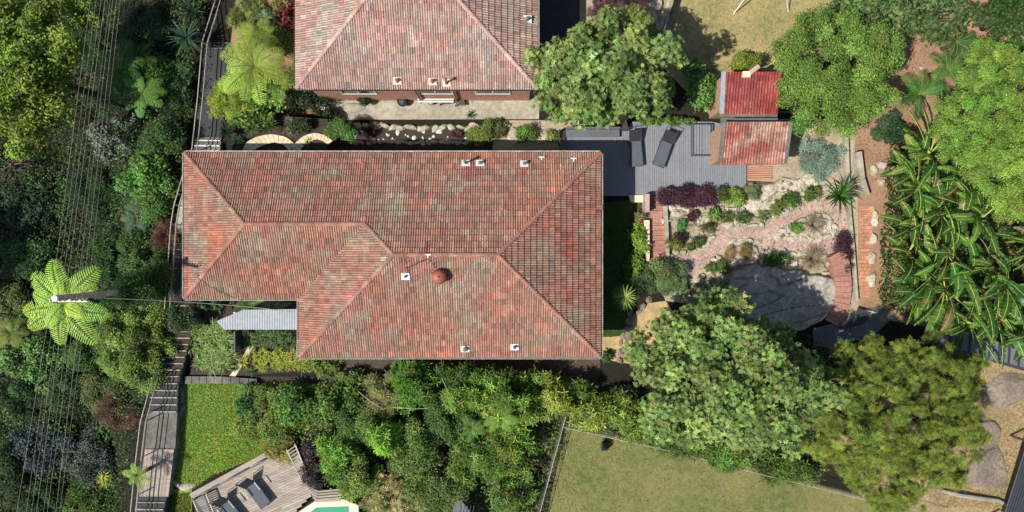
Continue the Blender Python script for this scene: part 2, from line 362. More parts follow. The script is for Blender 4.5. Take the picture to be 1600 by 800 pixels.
def spiky(px, py, rpx, z0, lift, n, wd, tint, label, name='yucca', cat='plant', group=None, alt=None, altp=.2, droop=.25, zhead=None, lo=5, hi=75, mat=None):
    """a rosette of sword leaves, each leaf four segments long with a pale fold"""
    zh = z0 + lift; c = W(px, py, zh); L0 = S(rpx, zh)
    o = thing(name, (c.x, c.y, z0), label, cat, group)
    Vs = []; Fs = []; Cs = []
    for i in range(n):
        a = i * 2.39996 + rng.normal(0, .1); el = R(lo + (hi - lo) * (i / n) ** 1.1 + rng.normal(0, 4)); L = L0 * (.8 + .3 * rng.random()) * (1 if el < 1 else .85)
        d = np.array([math.cos(a), math.sin(a), 0]); s = np.array([-math.sin(a), math.cos(a), 0]); p = np.array(c); col = tints(tint, 1, .06, .16, alt, altp)[0]
        m = 5; b0 = len(Vs)
        for k in range(m):
            t = k / (m - 1); e = el - droop * t * 1.6
            if k: p = p + (d * math.cos(e) + np.array([0, 0, math.sin(e)])) * L / (m - 1)
            w2 = wd * (.7 + .6 * t if t < .45 else .97 * (1 - t) / .55 + .02) / 2
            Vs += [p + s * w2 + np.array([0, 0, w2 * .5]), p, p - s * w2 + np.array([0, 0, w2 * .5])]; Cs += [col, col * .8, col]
        for k in range(m - 1):
            q = b0 + k * 3; Fs += [(q, q + 1, q + 4, q + 3), (q + 1, q + 2, q + 5, q + 4)]
    fast_mesh('foliage', Vs, Fs, mat or WAXY, o, np.clip(np.array(Cs), .002, .9))
    b = MB(); b.tube([(c.x, c.y, z0 - .05), (c.x, c.y, zh + .05)], [.07, .05], 8); b.build('stem', BARK, o, sm=True)
    return o
def tussock(px, py, rx, ry, z0, h, tint, label, name='grass_clump', cat='plant', group=None, alt=None, altp=.3, wd=.02, n=None, spread=1.0, clumps=None):
    """arching blades springing from one or many roots"""
    RX, RY = S(rx, z0), S(ry, z0); c = W(px, py, z0)
    o = thing(name, c, label, cat, group)
    nc = clumps or max(1, int(RX * RY * 22)); per = int((n or 70) * (1 if clumps else .65)); wd = wd if clumps else wd * .72; tot = nc * per
    if nc == 1: cx = np.zeros((1, 2))
    else:
        a = rng.random(nc) * 6.283; r = np.sqrt(rng.random(nc)) * .9; cx = np.stack([np.cos(a) * r * RX, np.sin(a) * r * RY], 1)
    idx = np.repeat(np.arange(nc), per); a = rng.random(tot) * 6.283; L = (h * (.6 + .6 * rng.random(tot)))
    out = spread * (.25 + .75 * rng.random(tot)); D = np.stack([np.cos(a), np.sin(a), np.zeros(tot)], 1); Sd = np.stack([-np.sin(a), np.cos(a), np.zeros(tot)], 1)
    P0 = np.array(c) + np.concatenate([cx[idx], np.zeros((tot, 1))], 1) + D * .03
    z = np.array([0, 0, 1.0]); P1 = P0 + D * (L * out * .45)[:, None] + z * (L * .6)[:, None]; P2 = P0 + D * (L * out * 1.0)[:, None] + z * (L * (.75 - .35 * out))[:, None]
    w2 = wd * (.7 + .6 * rng.random(tot))[:, None]
    V = np.stack([P0 - Sd * w2 * .4, P0 + Sd * w2 * .4, P1 + Sd * w2 * .5, P1 - Sd * w2 * .5, P2 + Sd * w2 * .1, P2 - Sd * w2 * .1], 1)
    b0 = np.arange(tot)[:, None] * 6; Fc = np.concatenate([b0 + np.array([0, 1, 2, 3]), b0 + np.array([3, 2, 4, 5])], 0)
    C = np.repeat(tints(tint, tot, .1, .25, alt, altp), 6, 0)
    fast_mesh('foliage', V.reshape(-1, 3), Fc, LEAF, o, np.clip(C, .002, .9))
    return o
def fern(px, py, rpx, zh, tint, label, nf=15, name='tree_fern', cat='fern', group=None, gap=None, dens=21, zb=None, el0=28, az0=0.0, dead=0, tilt=0, spiral=1.0):
    """tree fern: thick trunk, arching fronds with paired leaflets"""
    c = W(px, py, zh); gz = ground_z(c.x, c.y) if zb is None else zb
    o = thing(name, (c.x, c.y, gz), label, cat, group)
    b = MB(); b.tube([(c.x, c.y, gz - .1), (c.x + .03, c.y, (gz + zh) / 2), (c.x, c.y, zh + .02)], [.14, .1, .09], 9); b.build('trunk', BARK, o, sm=True)
    L0 = S(rpx, zh) * 1.12
    for i in range(nf):
        az = az0 + i * 6.2832 / nf + rng.normal(0, .12)
        if gap and gap[0] < (az % 6.2832) < gap[1]: continue
        inner = i % 3 == 2
        el = R(el0 + (22 if inner else 0) + rng.normal(0, 5)); L = L0 * (.55 + .15 * rng.random() if inner else .8 + .28 * rng.random())
        d = np.array([math.cos(az), math.sin(az), 0]); s = np.array([-math.sin(az), math.cos(az), 0]); up = np.array([0, 0, 1.0])
        m = dens; P = np.array(c, float); pts = []; dirs = []
        turn = rng.normal(0, .15)
        for k in range(m + 1):
            t = k / m; e = el - (el + R(30)) * t ** 1.2
            dd = d * math.cos(e) + up * math.sin(e) + s * turn * t; dd /= np.linalg.norm(dd)
            pts.append(P.copy()); dirs.append(dd); P = P + dd * L / m
        rb = MB(); rb.tube([tuple(p) for p in pts[::4]], [.018] * (len(pts[::4]) - 1) + [.006], 5)
        Pp = []; A = []; N = []; LL = []; WW = []; C = []
        base = tints(tint, 1, .1, .2)[0]
        for k in range(2, m + 1):
            t = k / m; prof = min(1, t * 2.4 + .1) * (1 - t) ** .38 * (1.05 if rng.random() > .06 else .5)
            pl = L * .27 * max(prof, .08); dd = dirs[k]; sd = np.cross(dd, up); sd /= np.linalg.norm(sd); nn = np.cross(sd, dd)
            for sg in (-1, 1):
                ax = sd * sg * .93 + dd * .42 - nn * (-.02)
                # the leaflet is a row of small toothed lobes
                q = 3; ax = ax / np.linalg.norm(ax)
                for j in range(q):
                    f = (j + .5) / q; pos = pts[k] + ax * pl * (j / q) - nn * .16 * pl * f * f
                    Pp.append(pos); A.append(ax - nn * .3 * f + rng.normal(0, .04, 3)); N.append(nn + rng.normal(0, .12, 3)); LL.append(pl / q * 1.8)
                    WW.append(L / m * (.86 - .42 * f)); C.append(base * math.exp(rng.normal(0, .12)) * (.92 + .22 * f))
        fr = leaf_mesh('frond', np.array(Pp), np.array(A), np.array(N), np.array(LL), np.array(WW), np.array(C), o, fold=.05, droop=.02)
        rb.build('rib', BARK if False else FERNRIB, fr, local=False)
        fr.children[0].location = (0, 0, 0)
    return o
FERNRIB = pmat('fern_rib', (120, 130, 60), (100, 110, 50), (90, 96, 44), 2, 8, .7, 0)
MIDRIB = pmat('midrib', (176, 190, 96), (160, 178, 84), (190, 200, 110), 2, 8, .5, 0)
def rock_mesh(name, c, rx, ry, rz, mat, seed, rot=0.0, sub=3, rough=.28, parent=None, freq=1.6, flat=.0):
    bm = bmesh.new(); bmesh.ops.create_icosphere(bm, subdivisions=sub, radius=1)
    ca, sa = math.cos(rot), math.sin(rot); sv = Vector((seed * 7.31, seed * 3.17, seed * 1.7))
    rr = random.Random(seed); cuts = [(Vector((rr.gauss(0, 1), rr.gauss(0, 1), abs(rr.gauss(0, .7)))).normalized(), rr.uniform(.55, .85)) for _ in range(11)]
    for v in bm.verts:
        p = v.co.copy() * 1.12
        for cn, cd in cuts:
            e = p.dot(cn) - cd
            if e > 0: p -= cn * e * .93
        n = mnoise.fractal(p * freq * 1.6 + sv, 1.0, 2.0, 5)
        p *= 1 + rough * .42 * n
        p = p * 1.18
        if p.z > 1 - flat: p.z = (1 - flat) + (p.z - 1 + flat) * .25
        x, y = p.x * rx, p.y * ry; v.co = Vector((x * ca - y * sa, x * sa + y * ca, max(p.z, -.3) * rz))
    me = bpy.data.meshes.new(name); bm.to_mesh(me); bm.free()
    o = link(name, me, mat, parent); o.location = Vector(c) - (wloc(parent) if parent else Vector((0, 0, 0)))
    return o
_rk = [0]
def rock(px, py, wx, wy, h, mat, label, group=None, rot=0.0, z0=0.0, sub=3, name='rock', **k):
    _rk[0] += 1; c = W(px, py, z0)
    o = rock_mesh(name, c, S(wx, z0) / 2, S(wy, z0) / 2, h, mat, _rk[0], rot, sub, **k)
    return tag(o, label, 'rock', group)
def along(pts, step):
    out = []; carry = 0.0
    for (x0, y0), (x1, y1) in zip(pts[:-1], pts[1:]):
        L = math.hypot(x1 - x0, y1 - y0); d = carry
        while d < L: out.append((x0 + (x1 - x0) * d / L, y0 + (y1 - y0) * d / L, math.atan2(-(y1 - y0), x1 - x0))); d += step
        carry = d - L
    return out
def rockline(pts, size, h, mat, label, group, z0=0.0, wr=.7):
    made = []
    for x, y, a in along(pts, size * .95):
        s = size * random.uniform(.6, 1.45)
        made.append(rock(x + random.uniform(-2, 2), y + random.uniform(-1.5, 1.5), s * 1.2, size * wr * random.uniform(.7, 1.3), h * random.uniform(.4, 1.0), mat, label, group, a + random.uniform(-.4, .4), z0, 3, rough=.25, flat=.3))
    xs = [o.location.x for o in made]; ys = [o.location.y for o in made]; wide = max(xs) - min(xs) >= max(ys) - min(ys)
    made.sort(key=lambda o: o.location.x if wide else -o.location.y)
    names = 'first second third fourth fifth sixth seventh eighth ninth tenth eleventh twelfth thirteenth fourteenth fifteenth sixteenth seventeenth eighteenth nineteenth twentieth'.split() + ['twenty-' + q for q in 'first second third fourth fifth sixth seventh eighth ninth'.split()]
    for k, o in enumerate(made): o['label'] = names[k] + (' from the left, ' if wide else ' from the top, ') + label
def sheet(name, pts, z, mat, thick=.0, kind='structure'):
    P = [W(x, y, z) for x, y in pts]; b = MB(); b.slab(P, z - max(thick, .03), z); o = b.build(name, mat)
    return tag(o, kind=kind)
def ribbon(pts, n, mat, name, parent=None, z=None, zs=None, thick=.06, gap=.012, cross=1, tv=.1):
    """pts: (left_x, left_y, right_x, right_y) stations in photo pixels; cut into n pavers along and `cross` across"""
    if name == 'garden_path': pts = [((a * .88 + c * .12), (b_ * .88 + d * .12), (a * .12 + c * .88), (b_ * .12 + d * .88)) for a, b_, c, d in pts]
    b = MB(); m = len(pts) - 1
    for i in range(n):
        def st(t):
            t *= m; k = min(int(t), m - 1); f = t - k; a, c = pts[k], pts[k + 1]
            return [a[j] + (c[j] - a[j]) * f for j in range(4)]
        a, c = st((i + .04) / n), st((i + .96) / n); zz = z if zs is None else zs[0] + (zs[1] - zs[0]) * (i + .5) / n
        off = (i % 2) * .5
        cuts = [0] + [min(1, (k + (.5 if off else 1)) / cross) for k in range(cross)] + ([1] if off else [])
        cuts = sorted(set(cuts))
        for u0, u1 in zip(cuts[:-1], cuts[1:]):
            u0 += .01; u1 -= .01
            if u1 - u0 < .03: continue
            q = [(a[0] + (a[2] - a[0]) * u, a[1] + (a[3] - a[1]) * u) for u in (u0, u1)] + [(c[0] + (c[2] - c[0]) * u, c[1] + (c[3] - c[1]) * u) for u in (u1, u0)]
            k = math.exp(random.gauss(0, tv)); b.cur = (k * random.uniform(.95, 1.05), k, k * random.uniform(.95, 1.05))
            zj = zz + random.uniform(-.003, .003)
            b.slab([W(x, y, zj) for x, y in q], zj - thick, zj)
    return b.build(name, mat, parent)

# ================================================================== THE SETTING
def build_ground():
    xs = sorted(set(list(np.arange(-48, -16, .5)) + list(np.arange(-16, 60, 6.0)) + [120, -90, -140])); ys = list(np.arange(-90, 91, 1.0))
    V = [(x, y, ground_z(x, y) - .02) for y in ys for x in xs]; n = len(xs)
    Fc = [(j * n + i, j * n + i + 1, (j + 1) * n + i + 1, (j + 1) * n + i) for j in range(len(ys) - 1) for i in range(n - 1)]
    o = fast_mesh('ground', V, Fc, SOIL, smooth_=True); tag(o, kind='structure')
build_ground()
def blades(name, poly, z, dens, h, wd, tint, alt=None, altp=.3, label=None):
    """short upright grass over a lawn: one uncountable mass"""
    P = [W(x, y, z) for x, y in poly]; xs = [p.x for p in P]; ys = [p.y for p in P]
    A = (max(xs) - min(xs)) * (max(ys) - min(ys)); n = int(A * dens)
    pt = np.stack([rng.uniform(min(xs), max(xs), n), rng.uniform(min(ys), max(ys), n)], 1)
    ins = np.zeros(n, bool); j = len(P) - 1
    for i in range(len(P)):
        yi, yj, xi, xj = P[i].y, P[j].y, P[i].x, P[j].x
        c = ((yi > pt[:, 1]) != (yj > pt[:, 1])) & (pt[:, 0] < (xj - xi) * (pt[:, 1] - yi) / (yj - yi + 1e-12) + xi); ins ^= c; j = i
    pt = pt[ins]; n = len(pt)
    pat = np.array([mnoise.noise(Vector((x * .7, y * .7, 3))) for x, y in pt])
    A_ = np.stack([rng.normal(0, .7, n), rng.normal(0, .7, n), np.full(n, .75)], 1)
    Nn = np.stack([rng.normal(0, .4, n), rng.normal(0, .4, n), np.ones(n)], 1)
    C = tints(tint, n, .1, .2, alt, altp) * np.exp(pat * .45)[:, None]; C[:, 0] *= np.exp(np.array([mnoise.noise(Vector((x * 1.6, y * 1.6, 7))) for x, y in pt]) * .35)
    P0 = np.stack([pt[:, 0], pt[:, 1], np.full(n, z)], 1)
    o = leaf_mesh(name, P0, A_, Nn, h * (.6 + .8 * rng.random(n)) * np.exp(pat * .4), wd, C, None)
    return tag(o, label, 'grass', kind='stuff')

L_dry = [(1042, -60), (1330, -60), (1320, 60), (1262, 130), (1205, 185), (1115, 185), (1040, 110), (1030, 78)]
sheet('back_lawn', L_dry, .012, M['dry_lawn'])
blades('dry_grass', L_dry, .012, 260, .07, .022, (150, 140, 88), (118, 122, 66), .4, 'short dry yellow green lawn grass')
L_low = [(884, 668), (1010, 692), (1140, 722), (1275, 758), (1400, 790), (1530, 830), (1530, 880), (838, 880)]
sheet('lower_lawn', L_low, .012, M['lawn'])
blades('lawn_grass', L_low, .012, 260, .06, .02, (102, 112, 50), (132, 124, 80), .4, 'short mown lawn grass inside the wire fence')
L_br = [(284, 598), (500, 600), (505, 650), (458, 692), (332, 742), (300, 765), (262, 752), (272, 660)]
sheet('front_lawn', L_br, .05, M['bright_lawn'], .1)
blades('long_grass', L_br, .05, 800, .10, .032, (136, 168, 58), (150, 174, 74), .3, 'long lush bright green grass beside the public steps')
sheet('front_verge', [(258, 764), (300, 765), (300, 830), (250, 830)], .03, M['bright_lawn'])
blades('verge_grass', [(260, 772), (298, 770), (298, 815), (255, 815)], .03, 900, .12, .03, (98, 118, 36), (120, 130, 50), .4, 'rough green grass below the stone edging')
L_sh = [(942, 318), (985, 312), (1008, 316), (1012, 420), (985, 500), (975, 524), (940, 527)]
sheet('side_lawn', L_sh, .012, M['shade_grass'])
blades('side_grass', L_sh, .012, 420, .08, .024, (52, 78, 24), (64, 92, 30), .3, 'dark green grass strip along the east eave')
sheet('gravel_path', [(938, 527), (972, 525), (988, 492), (1012, 474), (1040, 470), (1060, 500), (1030, 545), (1005, 572), (968, 566), (938, 560)], .016, M['ochre'])
sheet('side_path', [(470, 540), (938, 545), (938, 586), (930, 600), (700, 592), (560, 590), (470, 575)], .014, M['sidepath'])
sheet('neighbour_path', [(498, 120), (845, 120), (842, 186), (520, 187), (498, 168)], .018, M['concrete'])
sheet('driveway', [(820, -80), (907, -80), (905, 80), (880, 150), (820, 150)], .014, M['asphalt'])
sheet('rock_bed', [(905, -60), (1040, -60), (1030, 90), (960, 140), (900, 130)], .010, M['gravel'])
sheet('mulch_bed', [(508, 196), (770, 196), (770, 262), (508, 262)], .012, M['mulch'])
sheet('north_bed', [(770, 188), (905, 188), (905, 262), (770, 262)], .010, M['gravel'])
sheet('courtyard_gravel', [(1160, 186), (1335, 186), (1335, 300), (1160, 300)], .014, M['gravel'])
sheet('garden_bed', [(1008, 300), (1340, 290), (1342, 500), (1120, 480), (1040, 470), (1010, 400)], .010, M['gravel'])
sheet('brown_mulch_ground', [(1332, 150), (1345, 20), (1500, -40), (1720, -40), (1720, 560), (1332, 490)], .006, M['brown_mulch'])
sheet('dry_grass_ground', [(1380, 540), (1720, 560), (1720, 860), (1400, 860), (1300, 700)], .008, M['dry_grass'])
blades('dry_straw', [(1440, 560), (1600, 585), (1610, 800), (1450, 790)], .008, 220, .16, .02, (178, 156, 112), (140, 130, 84), .3, 'dry straw coloured grass between grey boulders')
# front terrace raised beside the western half of the house
sheet('front_terrace', [(362, 176), (512, 186), (512, 262), (362, 262)], 1.15, M['mulch'], 1.2)
sheet('front_garden', [(296, 458), (475, 458), (475, 580), (296, 592)], .03, M['mulch'], .1)
sheet('dry_bed', [(372, -20), (500, -20), (500, 180), (345, 180)], .02, M['brown_mulch'])

def polyfill(b, poly, z, ang, bw, gap, th, seg=(2.5, 4.5), tv=.06):
    """planks of width bw laid at angle ang over the polygon (world points)"""
    ca, sa = math.cos(ang), math.sin(ang)
    Q = [(p.x * ca + p.y * sa, -p.x * sa + p.y * ca) for p in poly]
    v = min(q[1] for q in Q) + bw / 2
    while v < max(q[1] for q in Q):
        xs = []
        for i in range(len(Q)):
            (x0, y0), (x1, y1) = Q[i - 1], Q[i]
            if (y0 > v) != (y1 > v): xs.append(x0 + (v - y0) / (y1 - y0) * (x1 - x0))
        xs.sort()
        for u0, u1 in zip(xs[::2], xs[1::2]):
            u = u0
            while u < u1 - .02:
                e = min(u1, u + random.uniform(*seg)); k = math.exp(random.gauss(0, tv)); b.cur = (k, k * random.uniform(.98, 1.02), k * random.uniform(.97, 1.03))
                cu, L = (u + e) / 2, e - u - .006
                b.box((cu * ca - v * sa, cu * sa + v * ca, z - th / 2), (L, bw - gap, th), ang); u = e
        v += bw

# ================================================================== ROOFS
def tiled(poly, name, mat, parent, gauge=.335, tw=.235, lip=.058, roll=.036, tv=.09):
    poly = [Vector(p) for p in poly]
    n = (poly[1] - poly[0]).cross(poly[2] - poly[1]).normalized()
    if n.z < 0: poly = [poly[1], poly[0]] + poly[:1:-1]; n = -n
    u = (poly[1] - poly[0]).normalized(); v = n.cross(u).normalized()
    if v.z < 0: v = -v; 
    o0 = poly[0]
    U = [(p - o0).dot(u) for p in poly]; Vv = [(p - o0).dot(v) for p in poly]
    ss = [0, .13, .27, .40, .5, .63, .77, .90, 1]; hh = [0, 1, 1, 0, 0, 1, 1, 0, 0]
    def inside(a, c):
        best = 1e9
        for i in range(len(poly)):
            ax, ay, bx, by = U[i], Vv[i], U[(i + 1) % len(poly)], Vv[(i + 1) % len(poly)]
            L = math.hypot(bx - ax, by - ay); d = ((bx - ax) * (c - ay) - (by - ay) * (a - ax)) / max(L, 1e-9)
            best = min(best, d)
        return best
    sgn = 1 if inside(sum(U) / len(U), sum(Vv) / len(Vv)) > 0 else -1
    if sgn < 0: poly = poly[::-1]; U = U[::-1]; Vv = Vv[::-1]
    verts = []; faces = []; cols = []
    j0, j1 = int(min(Vv) / gauge) - 1, int(max(Vv) / gauge) + 1; i0, i1 = int(min(U) / tw) - 1, int(max(U) / tw) + 1
    for j in range(j0, j1 + 1):
        wob = random.uniform(-.006, .006)
        for i in range(i0, i1 + 1):
            cu, cv = (i + .5) * tw, (j + .5) * gauge
            if inside(cu, cv) < -.3: continue
            jz, jv = random.uniform(-.004, .006), random.uniform(-.006, .006) + wob
            if random.random() < .012: jv -= .05; jz += .012
            k = math.exp(random.gauss(0, tv)); rr = random.random()
            c = (k, k, k) if rr < .84 else ((k * 1.1, k * .92, k * .9) if rr < .93 else (k * .9, k * 1.02, k * 1.04))
            b0 = len(verts)
            for s_, h_ in zip(ss, hh):
                verts.append(o0 + u * (i * tw + s_ * (tw - .004)) + v * (j * gauge + jv) + n * (lip + roll * h_ + jz))
            for s_, h_ in zip(ss, hh):
                verts.append(o0 + u * (i * tw + s_ * (tw - .004)) + v * ((j + 1.08) * gauge + jv) + n * (.004 + roll * h_ + jz))
            for s_, h_ in zip(ss, hh):
                verts.append(o0 + u * (i * tw + s_ * (tw - .004)) + v * (j * gauge + jv) + n * (roll * h_ * .6 - .012))
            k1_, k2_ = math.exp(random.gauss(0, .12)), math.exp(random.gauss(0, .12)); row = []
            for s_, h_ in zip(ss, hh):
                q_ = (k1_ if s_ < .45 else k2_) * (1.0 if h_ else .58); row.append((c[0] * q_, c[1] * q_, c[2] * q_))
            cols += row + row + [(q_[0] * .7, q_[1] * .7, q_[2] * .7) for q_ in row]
            for q in range(8):
                faces.append((b0 + q, b0 + q + 1, b0 + 10 + q, b0 + 9 + q)); faces.append((b0 + 18 + q, b0 + 19 + q, b0 + q + 1, b0 + q))
    me = bpy.data.meshes.new(name); me.from_pydata([tuple(p) for p in verts], [], faces)
    a = me.attributes.new('tint', 'FLOAT_COLOR', 'POINT'); a.data.foreach_set('color', [x for c in cols for x in (*c, 1)])
    bm = bmesh.new(); bm.from_mesh(me)
    for i in range(len(poly)):
        p, q = poly[i], poly[(i + 1) % len(poly)]; e = (q - p).normalized(); pn = e.cross(n)
        c = sum(poly, Vector()) / len(poly)
        if (c - p).dot(pn) > 0: pn = -pn
        if abs(e.z) < 1e-3 and (p - o0).dot(v) < .05: p = p + pn * .05       # the first course overhangs the eave
        bmesh.ops.bisect_plane(bm, geom=bm.verts[:] + bm.edges[:] + bm.faces[:], plane_co=p, plane_no=pn, clear_outer=True, dist=1e-5)
    vs = [bm.verts.new(p - n * .02) for p in poly]; f = bm.faces.new(vs)
    lay = bm.verts.layers.float_color.get('tint')
    for q in vs: q[lay] = (.5, .5, .5, 1)
    f.normal_update()
    if f.normal.z < 0: f.normal_flip()
    off = wloc(parent)
    for q in bm.verts: q.co -= off
    bm.to_mesh(me); bm.free()
    return link(name, me, mat, parent)
def caps(p0, p1, parent, mat=None, L=.38, r=.105, name='ridge_cap'):
    """overlapping half round ridge tiles bedded in mortar"""
    p0, p1 = Vector(p0), Vector(p1); d = (p1 - p0); n = int(d.length / L); d.normalize()
    if n < 1: return
    L = (p1 - p0).length / n; s = d.cross(Vector((0, 0, 1))).normalized(); up = s.cross(d).normalized(); b = MB()
    for i in range(n):
        k = math.exp(random.gauss(0, .16)); b.cur = (k, k * random.uniform(.93, 1.05), k * random.uniform(.9, 1.08))
        a, e = p0 + d * (i * L - .03), p0 + d * ((i + 1) * L); r0, r1 = r * 1.08, r * .93; lift = random.uniform(-.005, .008)
        m = 8; vs = []
        for q, rr in ((a, r0), (e, r1), (a, r0 - .03)):
            for t in range(m + 1):
                an = math.pi * (t / m); vs.append(q + s * math.cos(an) * rr + up * (math.sin(an) * rr * .72 + .0 + lift))
        b.add(vs, [(t + 1, t, m + 1 + t, m + 2 + t) for t in range(m)] + [(t, t + 1, 2 * (m + 1) + t + 1, 2 * (m + 1) + t) for t in range(m)])
    b.cur = (.8, .85, .9)
    b.beam(p0, p1, 2 * r * .9, .05, up)
    return b.build(name, mat or CAP, parent)
def vent(roof, c, hgt, flash=True, r=.05, seed=0, bend=False, pale='white', sz=.42):
    """a vent pipe through a white flashing square; slope lifts to the north or south"""
    c = Vector(c)
    if flash:
        b = MB(); rot = Matrix.Rotation(roof['pitch'] * (1 if seed < 0 else -1), 3, 'X'); b.box(c + Vector((0, 0, .085)), (sz, sz * .86, .02), rot=rot); b.build('flashing', M[pale], roof)
        b = MB(); b.tube([c + Vector((0, 0, .06)), c + Vector((0, 0, .2))], [r * 2, r * 1.3], 12); b.build('vent_collar', M['old_concrete'], roof)
    b = MB(); b.tube([c - Vector((0, 0, .1)), c + Vector((0, 0, hgt))], r, 12)
    b.tube([c + Vector((0, 0, hgt - .02)), c + Vector((0, 0, hgt + .06)), c + Vector((0, 0, hgt + .1))], [r * 1.7, r * 1.7, r * .3], 12)
    b.build('vent_pipe', M['copper'] if pale != 'white' else M['old_concrete'], roof)

PITCH = math.atan(.445)
def hipz(x, y, x0, x1, y0, y1, e, k=.445): return e + k * min(x - x0, x1 - x, y - y0, y1 - y)
# ---------------- the main house
E = 3.4
xa, xb, xm = W(289, 0, E).x, W(938, 0, E).x, W(468, 0, E).x
yn, ys_, yw = W(0, 239.5, E).y, W(0, 557, E).y, W(0, 465.5, E).y
def hz(x, y): return max(hipz(x, y, xm, xb, ys_, yn, E), hipz(x, y, xa, 99, yw, yn, E))
house = thing('house', (xb - 6, 0, 0), 'long L-shaped house with weathered red terracotta hip roof in the middle of the photo', 'house')
b = MB(); i_ = .5
b.slab([(xa + i_, yn - i_), (xb - i_, yn - i_), (xb - i_, ys_ + i_), (xm + i_, ys_ + i_), (xm + i_, yw + i_), (xa + i_, yw + i_)], -.3, E - .12)
wall = b.build('wall', M['brick'], house)
b = MB(); b.slab([(xa, yn), (xb, yn), (xb, ys_), (xm, ys_), (xm, yw), (xa, yw)], E - .14, E - .03)
roof = b.build('roof', M['white'], house); roof['pitch'] = PITCH
hb, ha = (yn - ys_) / 2, (yn - yw) / 2; yb, ya = (yn + ys_) / 2, (yn + yw) / 2; k_ = .445
def P3(x, y): return Vector((x, y, hz(x, y)))
A_, B_, C_, D_, E_, F_ = [Vector((x, y, E)) for x, y in ((xa, yn), (xb, yn), (xb, ys_), (xm, ys_), (xm, yw), (xa, yw))]
r1 = Vector((xa + ha, ya, E + k_ * ha)); r2 = Vector((xm + ha, ya, E + k_ * ha)); r3 = Vector((xm + hb, yb, E + k_ * hb)); r4 = Vector((xb - hb, yb, E + k_ * hb))
nm = Vector((r2.x, yn, E))
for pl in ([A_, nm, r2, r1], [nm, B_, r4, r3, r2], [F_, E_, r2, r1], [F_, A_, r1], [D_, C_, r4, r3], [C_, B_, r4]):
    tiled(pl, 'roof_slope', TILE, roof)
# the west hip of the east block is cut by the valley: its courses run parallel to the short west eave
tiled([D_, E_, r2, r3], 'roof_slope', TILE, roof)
up5 = Vector((0, 0, .03))
for p, q in ((A_, r1), (F_, r1), (r1, r2), (r2, r3), (r3, r4), (D_, r3), (B_, r4), (C_, r4)): caps(p + up5, q + up5, roof)
b = MB(); dn = Vector((0, 0, .05)); b.beam(E_ - dn * -.9, r2 + dn * .4, .16, .03); b.build('valley_gutter', M['charcoal'], roof)
for pts in ([A_, B_], [B_, C_], [C_, D_], [D_, E_], [E_, F_], [F_, A_]):
    p, q = pts; d = (q - p).normalized(); o_ = Vector((d.y, -d.x, 0)) * -1; o_ = Vector((-d.y, d.x, 0)); b = MB(); g0, g1 = p - d * .0 + o_ * .07, q + o_ * .07
    z_ = Vector((0, 0, -.04)); b.beam(g0 + z_ + o_ * .05, g1 + z_ + o_ * .05, .022, .12); b.beam(g0 + z_ - Vector((0, 0, .05)), g1 + z_ - Vector((0, 0, .05)), .12, .02)
    b.build('gutter', M['gutter'], roof)
def onroof(px, py, f):
    z = 4.5
    for _ in range(12): p = W(px, py, z); z = .5 * z + .5 * f(p.x, p.y)
    return W(px, py, z)
vent(roof, onroof(728, 255, hz), .75, seed=1); vent(roof, onroof(750, 255, hz), .3, seed=1); vent(roof, onroof(819, 256, hz), .32, seed=1)
vent(roof, onroof(727, 545, hz), .22, seed=-1, r=.07); vent(roof, onroof(804, 542, hz), .24, seed=-1); vent(roof, onroof(634, 432, hz), .2, seed=-1, r=.035)
for x_, y_ in ((846, 246), (896, 248), (669, 398)):
    b = MB(); c = onroof(x_, y_, hz); b.box(c + Vector((0, 0, .13)), (.3, .06, .02)); b.box(c + Vector((0, -.08, .12)), (.06, .16, .02)); b.build('roof_bracket', M['white'], roof)
# round ventilator
c = onroof(687, 432, hz); vt = MB(); vt.tube([c, c + Vector((0, 0, .28))], [.3, .22], 20)
for k in range(11):
    pass
prof = [(.2, .26), (.33, .3), (.36, .4), (.34, .52), (.26, .62), (.14, .68), (.03, .7)]
vt.tube([c + Vector((0, 0, z)) for r_, z in prof], [r_ for r_, z in prof], 24)
for k in range(20):
    a = k * math.pi / 10; vt.tube([c + Vector((math.cos(a) * r_ * 1.02, math.sin(a) * r_ * 1.02, z)) for r_, z in prof[1:5]], .012, 4)
vt.tube([c + Vector((0, 0, .68)), c + Vector((0, 0, .76))], [.05, .03], 8)
vt.build('roof_ventilator', M['copper'], roof, sm=True)
b = MB(); rot = Matrix.Rotation(PITCH, 3, 'X'); b.box(c + Vector((-.03, .1, .09)), (.75, .75, .02), rot=rot); b.build('ventilator_flashing', M['copper'], roof)
# television aerial
c = onroof(640, 418, hz); b = MB(); b.tube([c, c + Vector((0, 0, 1.5))], .02, 6)
t_ = c + Vector((0, 0, 1.45)); e0 = t_ + Vector((-.1, .75, 0)); e1 = t_ + Vector((.35, -.65, 0)); b.tube([e0, e1], .014, 5)
for k in range(9):
    q = e0.lerp(e1, k / 8); d = Vector((.8, .5, 0)).normalized() * (.22 + .014 * k); b.tube([q - d, q + d], .006, 4)
b.tube([t_, c + Vector((.5, .3, .1))], .006, 4); b.build('television_aerial', M['charcoal'], roof)
